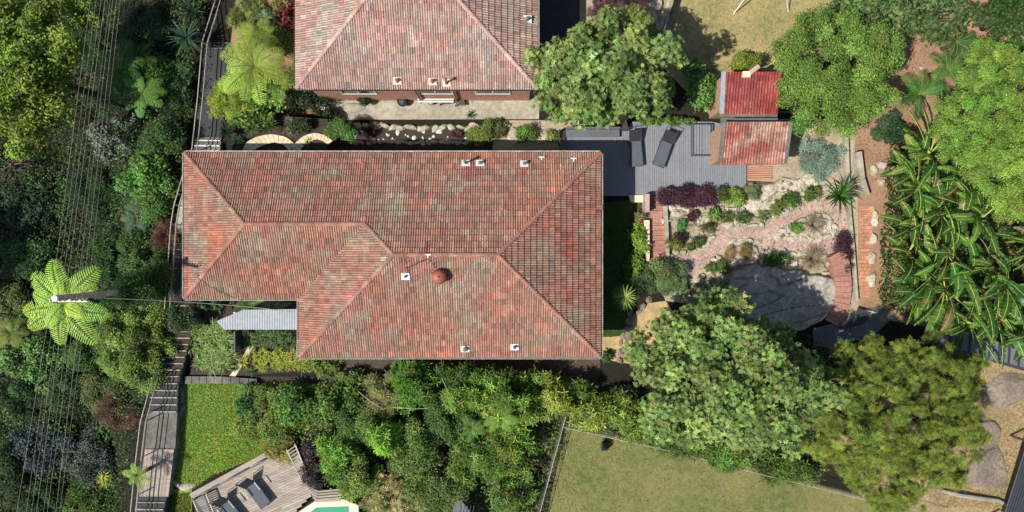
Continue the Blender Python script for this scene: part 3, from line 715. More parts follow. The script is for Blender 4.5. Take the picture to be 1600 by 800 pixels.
# windows on the walls (hidden from above, real from the side)
def windows(par, spots, z=1.6, w_=1.5, h_=1.2):
    for x, y, ax in spots:
        f = MB(); t2 = .06
        sx, sy = (w_, .08) if ax == 'x' else (.08, w_)
        for dz in (-h_ / 2, h_ / 2): f.box((x, y, z + dz), (sx + .08 if ax == 'x' else .085, sy + .08 if ax == 'y' else .085, t2))
        for s_ in (-1, 0, 1):
            dx, dy = (s_ * w_ / 2, 0) if ax == 'x' else (0, s_ * w_ / 2); f.box((x + dx, y + dy, z), (.06, .06, h_ - .06))
        fo = f.build('window', M['white'], par); g = MB(); g.box((x, y, z), (sx - .04 if ax == 'x' else .03, sy - .04 if ax == 'y' else .03, h_ - .06)); g.build('pane', M['darkglass'], fo)
windows(house, [(-9, yn - .5, 'x'), (-3, yn - .5, 'x'), (1.5, yn - .5, 'x'), (-8, ys_ + .5, 'x'), (-2, ys_ + .5, 'x'), (xb - .5, 0, 'y'), (xb - .5, -3, 'y'), (xa + .5, 2, 'y')])

# ---------------- the neighbour's house
EN = 4.0
nx0, nx1, ny0, ny1 = W(463, 0, EN).x, W(839, 0, EN).x, W(0, 138, EN).y, 24.5
def nz_(x, y): return hipz(x, y, nx0, nx1, ny0, ny1, EN)
nb = thing('house', (nx1 - 6, 14, 0), 'faded terracotta roofed brick house at the top edge with a concrete path below its wall', 'house')
b = MB(); b.slab([(nx0 + .3, ny0 + .3), (nx1 - .3, ny0 + .3), (nx1 - .3, ny1 - .3), (nx0 + .3, ny1 - .3)], -.2, EN - .12); nb_wall = b.build('wall', M['brick'], nb)
b = MB(); b.slab([(nx0, ny0), (nx1, ny0), (nx1, ny1), (nx0, ny1)], EN - .14, EN - .03); nroof = b.build('roof', M['charcoal'], nb); nroof['pitch'] = PITCH
hw = (nx1 - nx0) / 2; a0 = Vector(((nx0 + nx1) / 2, ny0 + hw, EN + k_ * hw)); a1 = Vector((a0.x, ny1 - hw, a0.z))
q0, q1, q2, q3 = [Vector((x, y, EN)) for x, y in ((nx0, ny0), (nx1, ny0), (nx1, ny1), (nx0, ny1))]
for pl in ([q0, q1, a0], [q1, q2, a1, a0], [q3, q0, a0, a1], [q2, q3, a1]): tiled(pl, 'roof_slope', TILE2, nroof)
for p, q in ((q0, a0), (q1, a0), (a0, a1), (a1, q2), (a1, q3)): caps(p + up5, q + up5, nroof, TILE2)
for p, q in ((q0, q1), (q1, q2), (q3, q0)):
    d = (q - p).normalized(); o_ = Vector((d.y, -d.x, 0)); b = MB(); b.beam(p + o_ * .1 - dn * .8, q + o_ * .1 - dn * .8, .02, .11); b.beam(p + o_ * .05 - dn * 1.6, q + o_ * .05 - dn * 1.6, .1, .02); b.build('gutter', M['white'] if p == q1 else M['charcoal'], nroof)
vent(nroof, onroof(621, 127, nz_), .25, seed=-1, pale='flag'); vent(nroof, onroof(676, 128, nz_), .28, seed=-1, pale='flag'); vent(nroof, onroof(698, 130, nz_), .7, seed=-1, pale='flag'); vent(nroof, onroof(824, 31, nz_), .25, seed=-1)
windows(nb, [(W(560, 0, 2).x, ny0 + .3, 'x'), (W(680, 0, 2).x, ny0 + .3, 'x'), (W(770, 0, 2).x, ny0 + .3, 'x')], 2.2, 1.8, 1.1)
b = MB()
for x_ in (655, 712): p = W(x_, 0, 1).x; b.tube([(p, ny0 + .2, 3.7), (p, ny0 + .22, .1)], .05, 8)
b.build('downpipe', M['copper'], nb)
wx0, wy0 = W(505, 152, .4).x, W(0, 158, .4).y
# things along the neighbour's path
t = thing('bench', W(682, 156, 0), 'white slatted bench standing against the neighbour\'s brick wall', 'bench'); c = W(682, 156, 0)
b = MB()
for k in range(4): b.box((c.x, c.y - .2 + k * .13, .44), (2.0, .09, .03))
b.build('seat', M['white'], t)
b = MB()
for k in range(3): b.box((c.x, c.y + .27, .6 + k * .14), (2.0, .025, .09))
b.build('backrest', M['white'], t)
for sx in (-.9, .9):
    for sy in (-.2, .24): b = MB(); b.box((c.x + sx, c.y + sy, .21), (.05, .05, .42 if sy < 0 else .43)); b.build('leg', M['white'], t)
for i, (x_, y_, lab) in enumerate(((694, 154, 'dark timber doorstep nearest the white bench on the neighbour\'s path'), (718, 156, 'dark timber doorstep right of the bench below the roof corner pipe'))):
    t = thing('doorstep', W(x_, y_, 0), lab, 'step'); c = W(x_, y_, 0); b = MB()
    for k in range(4): b.box((c.x - .2 + k * .13, c.y, .3), (.1, .8, .05), .3)
    b.build('tread', BARK, t); b = MB()
    for s_ in (-1, 1): b.box((c.x, c.y + s_ * .3, .14), (.5, .06, .27), .3)
    b.build('side_frame', M['charcoal'], t)
def pot(px, py, r, h, z0, mat, label, plant=None):
    c = W(px, py, z0); t = thing('plant_pot', c, label, 'pot'); b = MB()
    b.tube([c, c + Vector((0, 0, h * .9)), c + Vector((0, 0, h))], [r * .7, r, r * 1.08], 20, caps=False); b.tube([c + Vector((0, 0, h)), c + Vector((0, 0, h * .8))], [r * .9, r * .85], 20); b.build('pot', mat, t, sm=True)
    if plant: crown(t, c + Vector((0, 0, h + .1)), r * 1.3, r * 1.3, .25, 'small', plant, name='foliage', floor=-.1)
pot(573, 158, .26, .4, .02, M['charcoal'], 'dark plant pot at the left end of the neighbour\'s path', (40, 60, 30))
pot(631, 160, .3, .36, .02, M['charcoal'], 'round dark tub with a rim in the middle of the neighbour\'s path')
pot(674, 161, .17, .3, .02, M['concrete'], 'small pale round pot on the path below the white bench')

# ---------------- sheds with red tiled roofs
def brick_mat(name, c1, c2, mortar):
    m, t, b, out = mat_new(name); geo = t.nodes.new('ShaderNodeNewGeometry')
    sp = t.nodes.new('ShaderNodeSeparateXYZ'); t.links.new(geo.outputs['Position'], sp.inputs[0]); ad = t.nodes.new('ShaderNodeMath'); t.links.new(sp.outputs[0], ad.inputs[0]); t.links.new(sp.outputs[1], ad.inputs[1])
    cb = t.nodes.new('ShaderNodeCombineXYZ'); t.links.new(ad.outputs[0], cb.inputs[0]); t.links.new(sp.outputs[2], cb.inputs[1])
    br = t.nodes.new('ShaderNodeTexBrick'); t.links.new(cb.outputs[0], br.inputs[0]); br.inputs['Scale'].default_value = 1
    br.inputs['Color1'].default_value = (*lin(c1), 1); br.inputs['Color2'].default_value = (*lin(c2), 1); br.inputs['Mortar'].default_value = (*lin(mortar), 1)
    br.inputs['Brick Width'].default_value = .24; br.inputs['Row Height'].default_value = .086; br.inputs['Mortar Size'].default_value = .012
    col = mix(t, br.outputs[0], ramp(t, nz(t, geo.outputs['Position'], 5), [(.3, (.7, .7, .7)), (.7, (1.2, 1.2, 1.2))]), 1.0, 'MULTIPLY')
    t.links.new(col, b.inputs['Base Color']); b.inputs['Roughness'].default_value = .9; return m
SHEDBRICK = brick_mat('shed_brick', (170, 116, 92), (140, 92, 74), (186, 172, 150))
HOUSEBRICK = brick_mat('house_brick', (176, 118, 92), (156, 100, 78), (186, 160, 136))
wall.data.materials[0] = HOUSEBRICK; nb_wall.data.materials[0] = HOUSEBRICK
def shed(xl, xr, yt, yb_, ze, zr, label, mat):
    """a brick shed; its roof falls from the top of the picture (zr) to the bottom (ze); pixels are read at the eave"""
    c = W((xl + xr) / 2, (yt + yb_) / 2, 0); t = thing('shed', c, label, 'shed'); zm = ze
    a, e = W(xl, 0, zm).x, W(xr, 0, zm).x; s_, n_ = W(0, yb_, ze).y, W(0, yt, zr).y
    b = MB(); b.add([(x, y, z) for x in (a + .06, e - .3) for y, z in ((s_ + .2, 0), (n_ - .12, 0), (n_ - .12, zr - .1), (s_ + .2, ze - .08))], [(0, 1, 2, 3), (7, 6, 5, 4), (0, 4, 5, 1), (1, 5, 6, 2), (2, 6, 7, 3), (3, 7, 4, 0)]); b.build('wall', SHEDBRICK, t)
    b = MB(); b.add([(x, y, z + dz) for dz in (-.08, -.02) for x, y, z in ((a, s_, ze), (e, s_, ze), (e, n_, zr), (a, n_, zr))], [(3, 2, 1, 0), (4, 5, 6, 7), (0, 1, 5, 4), (1, 2, 6, 5), (2, 3, 7, 6), (3, 0, 4, 7)]); ro = b.build('roof', M['charcoal'], t)
    tiled([Vector((a, s_, ze)), Vector((e, s_, ze)), Vector((e, n_, zr)), Vector((a, n_, zr))], 'roof_slope', mat, ro, tw=.3, roll=.05)
    return t, ro, (a, e, s_, n_)
t1, ro1, q = shed(1124, 1225, 190, 256, 2.2, 2.9, 'red tiled garden shed at the right end of the grey deck', TILE3)
b = MB(); b.beam((q[0] + .02, q[3], 2.96), (q[0] + .02, q[2], 2.26), .2, .07); b.build('side_flashing', M['old_concrete'], ro1)
b = MB(); b.beam((q[1] + .04, q[3], 2.94), (q[1] + .04, q[2], 2.24), .22, .07); b.build('side_flashing', M['old_concrete'], ro1)
t2, ro2, q = shed(1125, 1214, 112, 178, 2.2, 2.8, 'bright red tiled shed roof half under the tree beside the dry lawn', TILE4)
b = MB(); b.beam((q[0] - .02, q[3], 2.88), (q[0] + .06, q[2], 2.28), .24, .07); b.build('side_flashing', M['zinc'], ro2)
b = MB(); b.beam((q[0], q[2] - .06, 2.2), (q[1], q[2] - .06, 2.2), .2, .07); b.build('gutter', M['old_concrete'], ro2)
caps(W(1168, 117, 2.86), W(1186, 103, 3.1), ro2, TILE2, r=.13)
b = MB(); b.slab([W(1160, 112, 2.9), W(1172, 112, 2.9), W(1172, 121, 2.9), W(1160, 121, 2.9)], 2.5, 3.0); b.build('chimney_stub', M['flag'], ro2)
b = MB(); b.beam((q[0], q[2] - .42, 2.28), (q[1], q[2] - .42, 2.28), .36, .05); b.build('valley_sheet', M['roofsheet'], ro2)

# ---------------- grey deck
t = thing('garden_deck', W(1060, 250, 0), 'grey boarded deck between the house and the red tiled shed', 'deck')
DZ = .22
dp = [(880, 200), (982, 200), (988, 190), (1112, 190), (1166, 200), (1166, 298), (1015, 306), (936, 306), (930, 262), (880, 262)]
b = MB(); polyfill(b, [W(x, y, DZ) for x, y in dp], DZ, math.pi / 2, .125, .012, .03, (3, 6), .035); b.build('decking', M['deck'], t)
b = MB(); b.slab([W(x, y, DZ) for x, y in dp], .02, DZ - .035); b.build('deck_frame', M['charcoal'], t)
b = MB(); p0, p1 = W(884, 201, .5), W(968, 201, .5); b.beam(p0, p1, .1, .55); b.beam(p0 + Vector((0, -.25, -.05)), p1 + Vector((0, -.25, -.05)), .42, .06); b.build('bench_seat', M['roofsheet'], t)
t = thing('privacy_screen', W(876, 214, 0), 'low dark slatted screen closing the left end of the grey deck', 'screen')
b = MB(); p0, p1 = W(874, 202, .8), W(874, 230, .8); b.beam(p0, p1, .06, .06)
for k in range(11): q = p0.lerp(p1, k / 10); b.box((q.x, q.y, .5), (.04, .06, .56))
b.build('slats', M['charcoal'], t)
for y in (202, 230): b = MB(); q = W(874, y, .8); b.box((q.x, q.y, .42), (.08, .08, .8)); b.build('post', M['zinc'], t)
# triangular shade board and the steel frame on the deck
t = thing('planter_box', W(976, 196, .22), 'dark triangular planter in the upper corner of the grey deck', 'planter')
b = MB(); b.slab([W(969, 203, .6), W(978, 186, .6), W(982, 203, .6)], .22, .72); b.build('box', M['charcoal'], t); b = MB(); b.slab([W(972, 201, .7), W(978, 190, .7), W(981, 201, .7)], .722, .735); b.build('soil', M['mulch'], t)
t = thing('drying_rack', W(1094, 220, DZ), 'thin dark steel frame with pale bars lying beside the shed on the grey deck', 'rack')
zz = .5; cs = [W(x, y, zz) for x, y in ((1081, 194), (1112, 194), (1112, 243), (1081, 243))]; b = MB()
for i in range(4): b.beam(cs[i], cs[(i + 1) % 4], .05, .05)
for q in cs: b.tube([(q.x, q.y, DZ), q], .022, 6)
b.build('frame', M['charcoal'], t); b = MB()
for k in range(1, 7): f = k / 7; b.tube([cs[0].lerp(cs[1], f), cs[3].lerp(cs[2], f)], .012, 6)
b.build('bars', M['zinc'], t)
# ---------------- loungers
def lounger(kind):
    """built at the origin, head towards +Y, on the floor at z = 0"""
    t = thing('sun_lounger', (0, 0, 0), '', 'sun lounger', 'sun loungers')
    b = MB()
    for s_ in (-1, 1): b.tube([(s_ * .33, -1.0, .32), (s_ * .33, .42, .32)], .025, 8)
    b.tube([(-.33, -1, .32), (.33, -1, .32)], .025, 8); b.tube([(-.33, .4, .32), (.33, .4, .32)], .02, 8); b.build('frame', M['charcoal'], t, sm=True)
    b = MB(); b.box((0, -.3, .345), (.62, 1.38, .03)); b.build('seat', M['slate'], t, bevel=.01)
    el = R(48 if kind else 26); d = Vector((0, math.cos(el), math.sin(el))); b = MB(); p = Vector((0, .42, .35)); L = .78
    b.beam(p, p + d * L * .8, .62, .03, up=(0, -math.sin(el), math.cos(el))); b.build('backrest', M['black'], t, bevel=.01)
    b = MB(); q = p + d * L; b.tube([p + Vector((-.33, 0, 0)), q + Vector((-.33, 0, 0)), q + Vector((.33, 0, 0)), p + Vector((.33, 0, 0))], .022, 8); b.build('backrest_frame', M['charcoal'], t)
    for sx in (-.33, .33):
        for sy in (-.85, .35): b = MB(); b.tube([(sx, sy, .32), (sx * 1.05, sy, 0)], .022, 8); b.build('leg', M['charcoal'], t)
    if kind:
        for sx in (-.4, .4):
            b = MB(); b.tube([(sx, -.1, .34), (sx, -.1, .56), (sx, .42, .58), (sx, .5, .34)], .018, 6); b.box((sx, .15, .6), (.06, .5, .025)); b.build('armrest', M['pale_metal'], t)
    return t
def place(t, px, py, z, rz, label):
    t.location = W(px, py, z); t.rotation_euler = (0, 0, rz); t['label'] = label; return t
place(lounger(0), 992, 233, DZ, R(5), 'dark sun lounger left of the other on the grey deck')
place(lounger(0), 1036, 234, DZ, R(-20), 'dark sun lounger right of the other on the grey deck, turned outward')
place(lounger(1), 402, 764, .45, R(38), 'charcoal sun lounger in the middle of the weathered timber deck')
place(lounger(1), 362, 792, .45, R(38), 'charcoal sun lounger cut by the bottom edge on the timber deck')

# ---------------- timber deck, pool
t = thing('timber_deck', W(400, 760, 0), 'weathered timber deck with slatted corners beside the pool', 'deck')
tp = [(302, 778), (462, 692), (480, 745), (494, 766), (455, 806), (430, 840), (300, 840), (318, 800)]
b = MB(); polyfill(b, [W(x, y, .45) for x, y in tp], .45, R(24), .14, .012, .03, (1.5, 3.5), .1); b.build('decking', M['timber'], t)
b = MB(); b.slab([W(x, y, .45) for x, y in tp], 0, .41); b.build('deck_frame', M['charcoal'], t)
b = MB(); b.beam(W(300, 781, .5), W(464, 692, .5), .07, .16); b.build('edge_board', M['charcoal'], t)
b = MB(); b.beam(W(298, 775, .52), W(458, 687, .52), .28, .06); b.build('edge_ledge', M['timber'], t)
def slats(ps, n, z, h, name, mat, label, cat='railing'):
    a, b_, c_, d_ = [W(x, y, z) for x, y in ps]; t = thing('railing', (a.x, a.y, .45), label, cat, 'slatted railings'); m = MB()
    for k in range(n): f = (k + .5) / n; m.beam(a.lerp(b_, f), d_.lerp(c_, f), .06, .04)
    m.build('slats', mat, t); m = MB(); m.beam(a, b_, .06, .06); m.build('rail', M['pale_metal'], t); m = MB(); m.beam(d_, c_, .07, .07); m.build('rail', M['pale_metal'], t)
    for p in (a, b_, c_, d_): m = MB(); m.box((p.x, p.y, z / 2 + .1), (.07, .07, z - .2)); m.build('post', M['charcoal'], t)
slats([(448, 703), (472, 752), (482, 746), (461, 694)], 11, .95, .5, 'rail', M['timber'], 'slatted timber railing at the right edge of the pool deck')
slats([(302, 782), (314, 812), (336, 806), (322, 772)], 11, .95, .5, 'rail', M['charcoal'], 'slatted dark railing at the left corner of the pool deck')
sheet('pool_coping', [(440, 830), (462, 803), (500, 778), (532, 778), (560, 790), (560, 830)], .46, M['coping'], .4)
mw, tt, bb, oo = mat_new('pool_water'); bb.inputs['Base Color'].default_value = (*lin((70, 150, 112)), 1); bb.inputs['Roughness'].default_value = .06
geo = tt.nodes.new('ShaderNodeNewGeometry'); bump(tt, bb, nz(tt, geo.outputs['Position'], 3, 4), .15, .03)
sheet('pool_water', [(470, 812), (494, 793), (545, 791), (548, 840), (455, 840)], .466, mw)
t = thing('planter_bench', W(512, 770, .45), 'curved board bench behind the pool coping', 'bench')
b = MB()
for k in range(4):
    off = k * 4.2; b.beam(W(487 + off * .15, 764 + off, .75), W(497, 768 + off, .75), .1, .05); b.beam(W(497, 768 + off, .75), W(533, 765 + off, .75), .1, .05)
b.build('seat', M['timber'], t); b = MB(); b.slab([W(487, 764, .4), W(533, 764, .4), W(533, 780, .4), W(495, 782, .4)], .46, .7); b.build('base', M['timber'], t)

# ================================================================== PUBLIC STEPS on the left
def sx(y, side):                          # left and right edge of the stairway (photo pixels) at photo row y
    T = [(-60, 340, 380), (0, 334, 372), (60, 322, 366), (150, 310, 352), (235, 303, 344), (300, 278, 330), (470, 262, 315), (560, 246, 290), (600, 238, 279), (645, 232, 277), (700, 226, 274), (770, 216, 262), (830, 206, 250)]
    for (y0, a0_, b0_), (y1, a1_, b1_) in zip(T[:-1], T[1:]):
        if y <= y1: f = (y - y0) / (y1 - y0); return (a0_ + (a1_ - a0_) * f) if side == 0 else (b0_ + (b1_ - b0_) * f)
    return T[-1][1 + side]
steps = thing('public_steps', W(300, 420, 0), 'long narrow public stairway of concrete steps running along the bush edge', 'stairway')
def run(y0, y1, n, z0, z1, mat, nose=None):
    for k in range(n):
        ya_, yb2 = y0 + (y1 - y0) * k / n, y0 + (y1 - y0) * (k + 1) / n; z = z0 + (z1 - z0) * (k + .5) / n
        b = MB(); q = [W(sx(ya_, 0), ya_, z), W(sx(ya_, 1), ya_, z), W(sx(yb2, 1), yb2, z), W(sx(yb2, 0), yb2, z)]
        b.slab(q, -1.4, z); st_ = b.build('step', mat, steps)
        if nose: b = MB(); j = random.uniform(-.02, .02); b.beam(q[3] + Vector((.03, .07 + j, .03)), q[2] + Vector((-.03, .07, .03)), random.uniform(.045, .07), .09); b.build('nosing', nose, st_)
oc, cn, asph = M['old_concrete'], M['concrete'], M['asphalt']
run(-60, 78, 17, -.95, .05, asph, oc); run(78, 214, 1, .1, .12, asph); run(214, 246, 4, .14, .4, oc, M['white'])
run(246, 365, 1, .5, .52, cn); run(365, 392, 3, .5, .52, asph, oc); run(392, 470, 1, .4, .4, asph)  # the last landing's dark asphalt colour stands in for tree shade
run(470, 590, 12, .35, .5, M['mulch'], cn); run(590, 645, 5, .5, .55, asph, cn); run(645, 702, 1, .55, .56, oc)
b = MB(); polyfill(b, [W(x, y, .62) for x, y in ((226, 702), (272, 702), (263, 776), (216, 776))], .62, math.pi / 2 - .12, .2, .015, .04, (1.5, 3), .1); b.build('boardwalk', M['timber'], steps)
b = MB(); b.slab([W(x, y, .58) for x, y in ((226, 702), (272, 702), (263, 776), (216, 776))], -.5, .58); b.build('boardwalk_base', oc, steps)
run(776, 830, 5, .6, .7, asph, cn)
def rail(name, pts, zs, label, second=8):
    t = thing(name, W(pts[0][0], pts[0][1], 0), label, 'handrail', 'pipe handrails beside the public steps')
    n = len(pts); P = [W(x, y, z) for (x, y), z in zip(pts, zs)]
    b = MB(); b.tube(P, .032, 8); b.build('top_rail', M['pale_metal'], t, sm=True)
    b = MB(); b.tube([p - Vector((0, 0, .45)) + Vector((.08, 0, 0)) for p in P], .03, 8); b.build('middle_rail', M['pale_metal'], t, sm=True)
    P2 = [W(x + second, y, z) for (x, y), z in zip(pts, zs)]
    b = MB(); b.tube(P2, .024, 8); b.build('inner_rail', M['pale_metal'], t, sm=True)
    for p, q in zip(P[:-1], P[1:]):
        L = (q - p).length; m = max(1, int(L / 1.9))
        for k in range(m): c = p.lerp(q, k / m); b = MB(); b.tube([c, (c.x, c.y, c.z - 1.3)], .035, 7); b.build('post', M['pale_metal'], t)
rail('handrail', [(343, -20), (334, 8), (316, 66), (309, 150), (300, 232), (289, 262), (272, 320), (267, 350), (262, 420), (257, 482)], [.2, .3, 1.1, 1.15, 1.2, 1.5, 1.55, 1.5, 1.45, 1.4], 'pale pipe handrail beside the upper half of the public steps')
rail('handrail', [(238, 592), (222, 650), (219, 662), (212, 720), (206, 780), (201, 830)], [1.6] * 6, 'pale pipe handrail beside the lower half of the public steps')
rockline([(281, 596), (284, 625), (280, 660), (277, 690), (272, 720), (268, 745)], 15, .28, M['old_concrete'], 'rough stone block edging the lush lawn beside the public steps', 'stone blocks along the public steps', .1)
tag(ribbon([(288, 588, 288, 600), (340, 588, 340, 599), (402, 592, 402, 602)], 9, M['old_concrete'], 'stone_edging', z=.2, thick=.2, tv=.12), 'straight row of flat pale slabs along the top edge of the lush lawn', 'edging')
rockline([(262, 752), (282, 758), (300, 764)], 15, .3, M['sandstone'], 'pale stone block at the bottom edge of the lush lawn', 'stone blocks below the lawn', .1)

# ================================================================== POWER POLE AND LINES
ZP = 8.4; pt = W(86, 466, ZP)
gp = ground_z(pt.x, pt.y)
pole = thing('power_pole', (pt.x, pt.y, gp), 'tall timber power pole with a pale crossarm rising above the tree fern', 'power pole')
b = MB(); b.tube([(pt.x, pt.y, gp - .3), (pt.x, pt.y, ZP)], [.17, .13], 14); b.build('post', M['pole'], pole)
b = MB(); b.tube([(pt.x, pt.y, ZP), (pt.x, pt.y, ZP + .05)], [.15, .13], 16); b.build('pole_cap', M['white'], pole)
ca0, ca1 = W(78, 469, ZP - .35), W(138, 470, ZP - .35)
b = MB(); b.beam(ca0, ca1, .1, .12); b.build('crossarm', M['white'], pole)
b = MB(); b.tube([W(122, 469, ZP - .45), (pt.x + .1, pt.y, ZP - 1.3)], .025, 6); b.build('brace', M['pale_metal'], pole)
top = [141, 150, 158, 164, 172, 176, 182, 188]; mid = [80, 87, 94, 101, 112, 119, 128, 136]; bot = [26, 41, 49, 57, 68, 74, 87, 93]
for k in range(8):
    c = W(mid[k], 469, ZP - .2); b = MB(); b.tube([(c.x, c.y, ZP - .3), (c.x, c.y, ZP - .2), (c.x, c.y, ZP - .12)], [.03, .05, .03], 8); b.build('insulator', M['old_concrete'], pole)
    f = 1.16
    pts = []
    for (xa_, y0_, xb_, y1_) in ((top[k] + (top[k] - mid[k]) * .3, -140, mid[k], 469), (mid[k], 469, bot[k] + (bot[k] - mid[k]) * .3, 900)):
        n = 14; pts += [W(xa_ + (xb_ - xa_) * i / n, y0_ + (y1_ - y0_) * i / n, ZP - .12 - (.5 + .05 * k) * 4 * (i / n) * (1 - i / n)) for i in range(n + (1 if y1_ == 900 else 0))]
    b = MB(); b.tube(pts, (.0062, .0045, .0055)[k % 3], 5); o = b.build('power_line', M['wire'])
    tag(o, ['leftmost', 'second from the left', 'third from the left', 'fourth from the left', 'fifth from the left', 'sixth from the left', 'seventh from the left', 'rightmost'][k] + ' of the eight overhead power lines above the bush', 'power line', 'overhead power lines')
p0, p1 = W(140, 465, ZP - .5), Vector((xm + .1, ys_ + 2.2, 3.3)); n = 16
b = MB(); b.tube([p0.lerp(p1, i / n) - Vector((0, 0, 1.3 * 4 * (i / n) * (1 - i / n))) for i in range(n + 1)], .018, 5); tag(b.build('service_cable', M['wire']), 'thin cable from the power pole across the public steps to the house', 'cable')

# ================================================================== FRONT GARDEN AND AWNING
t = thing('awning', W(410, 500, 0), 'pale corrugated metal awning with a cut corner beside the front of the house', 'awning')
def corrugated(name, pts, z, mat, parent, pitch, amp, along_x=True, zb=None):
    P = [W(x, y, z) for x, y in pts]; x0, x1 = min(p.x for p in P), max(p.x for p in P); V = []; Fc = []
    x = x0
    def ext(x):
        ys = []
        for i in range(len(P)):
            a, c = P[i - 1], P[i]
            if (a.x - x) * (c.x - x) <= 0 and abs(a.x - c.x) > 1e-6: ys.append(a.y + (x - a.x) / (c.x - a.x) * (c.y - a.y))
        return (min(ys), max(ys)) if ys else None
    k = 0; step = pitch / 4
    while x <= x1:
        e = ext(min(max(x, x0 + 1e-3), x1 - 1e-3))
        if e: h = (0, amp, amp, 0)[k % 4]; V += [(x, e[0], z + h), (x, e[1], z + h), (x, e[0], z + h - .012), (x, e[1], z + h - .012)]
        x += step; k += 1
    n = len(V) // 4
    for i in range(n - 1):
        q = i * 4; Fc += [(q, q + 4, q + 5, q + 1), (q + 2, q + 3, q + 7, q + 6)]
    return fast_mesh(name, V, Fc, mat, parent)
corrugated('roof_sheet', [(338, 502), (380, 484), (470, 483), (470, 515), (350, 515)], 2.5, M['zinc'], t, .13, .022)
for x, y in ((366, 489), (366, 511), (458, 489), (458, 510)):
    b = MB(); q = W(x, y, 2.45); b.box((q.x, q.y, 1.23), (.09, .09, 2.42)); b.build('post', M['white'], t)
b = MB(); b.beam(W(344, 500, 2.42), W(384, 484, 2.42), .08, .14); b.beam(W(384, 484, 2.42), W(466, 483.5, 2.42), .06, .12); b.build('fascia', M['charcoal'], t)
G1 = (74, 112, 40); 
tussock(332, 540, 34, 36, .05, .62, (122, 156, 72), 'pale green strappy leaved clump left of the front path below the awning', alt=(150, 168, 96), wd=.055, n=60)
tussock(348, 560, 22, 16, .05, .7, (150, 170, 98), 'lightest grassy clump at the lower left corner of the front garden', alt=(120, 150, 70), wd=.04, n=70)
tussock(426, 529, 42, 14, .05, .6, (84, 120, 50), 'dark green strappy bed below the corrugated awning', alt=(90, 118, 60), wd=.045, n=80)
tussock(424, 562, 56, 15, .05, .42, (150, 164, 40), 'yellow green strappy border along the south side of the front garden', alt=(168, 162, 50), wd=.05, n=80)
tussock(502, 563, 34, 10, .05, .5, (112, 138, 44), 'thin tail of yellow green border plants beside the house corner', alt=(88, 112, 44), wd=.05, n=50)
shrub(333, 474, 20, 9, 1.2, 'big', (64, 96, 50), 'dark leaved shrub left of the pebbles above the awning')
tussock(395, 476, 28, 8, .05, .9, (92, 128, 52), 'dark green grassy strip between awning and house eave', wd=.05, n=70)
tussock(436, 476, 22, 9, .05, .9, (150, 168, 118), 'pale variegated grassy clump above the right end of the awning', alt=(104, 132, 76), wd=.05, n=80)
sheet('garden_path', [(358, 588), (378, 560), (388, 540), (374, 514), (386, 514), (397, 540), (384, 562), (368, 588)], .08, M['flag'], .05)
b = MB(); b.beam(W(372, 516, .6), W(372, 548, .6), .08, 1.0); tag(b.build('side_gate', M['charcoal']), 'dark upright side gate panel edge-on below the awning', 'gate')
for x, y, l in ((386, 530, 'small round stone beside the front path, nearest the awning'), (392, 535, 'larger round stone beside the front path'), (363, 470, 'pale boulder between plants above the awning')):
    rock(x, y, 9, 8, .16, M['sandstone'], l, z0=.05)
tussock(320, 520, 20, 16, .05, .6, (116, 146, 66), 'leafy strappy clump at the left edge of the front garden beside the steps', alt=(84, 116, 50), wd=.05, n=60)
tussock(352, 528, 18, 16, .05, .6, (100, 132, 56), 'green strappy clump against the side gate panel', alt=(134, 160, 80), wd=.05, n=60)
tussock(470, 562, 30, 14, .05, .45, (138, 158, 46), 'yellow green clump below the lower left house corner', alt=(164, 160, 56), wd=.05, n=70)
tussock(392, 576, 40, 6, .05, .3, (84, 112, 46), 'low green tufts along the bottom of the front garden', wd=.04, n=50)
# curved flagstones
for pts, nm_, lab in (([(378, 236, 392, 240), (384, 222, 400, 232), (402, 213, 414, 226), (424, 209, 428, 222), (448, 214, 443, 226), (462, 226, 452, 236)], 13, 'curved cream flagstone edging, the left and larger arc above the roof'),
                      ([(456, 236, 466, 240), (460, 224, 472, 230), (474, 212, 482, 222), (492, 207, 494, 217), (508, 211, 504, 220), (520, 220, 512, 226)], 11, 'curved cream flagstone edging, the right and smaller arc above the roof')):
    o = ribbon(pts, nm_, M['flag'], 'stone_edging', z=1.26, thick=.12); tag(o, lab, 'edging')
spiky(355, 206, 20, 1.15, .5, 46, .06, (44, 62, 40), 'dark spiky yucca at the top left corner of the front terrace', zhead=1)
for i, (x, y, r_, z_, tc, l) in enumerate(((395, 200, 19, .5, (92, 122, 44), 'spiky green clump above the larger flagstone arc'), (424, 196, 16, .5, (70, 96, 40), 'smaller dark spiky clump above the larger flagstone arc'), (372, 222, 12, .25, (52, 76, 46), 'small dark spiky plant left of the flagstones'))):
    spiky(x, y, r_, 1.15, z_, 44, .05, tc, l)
tussock(458, 198, 18, 10, 1.15, .45, (150, 134, 110), 'dry brownish strappy plant between the two flagstone arcs', alt=(96, 84, 70), wd=.03, n=50)
tussock(418, 233, 20, 5, 1.15, .25, (76, 100, 56), 'low green tuft inside the larger flagstone arc', wd=.03, n=50)
tussock(490, 224, 18, 5, 1.15, .3, (110, 134, 40), 'low yellow green tuft inside the smaller flagstone arc', wd=.03, n=50)
shrub(532, 204, 27, 16, .8, 'tight', (84, 126, 58), 'rounded fine leaved green bush left of the white stones', alt=(104, 144, 70), zb=1.1)
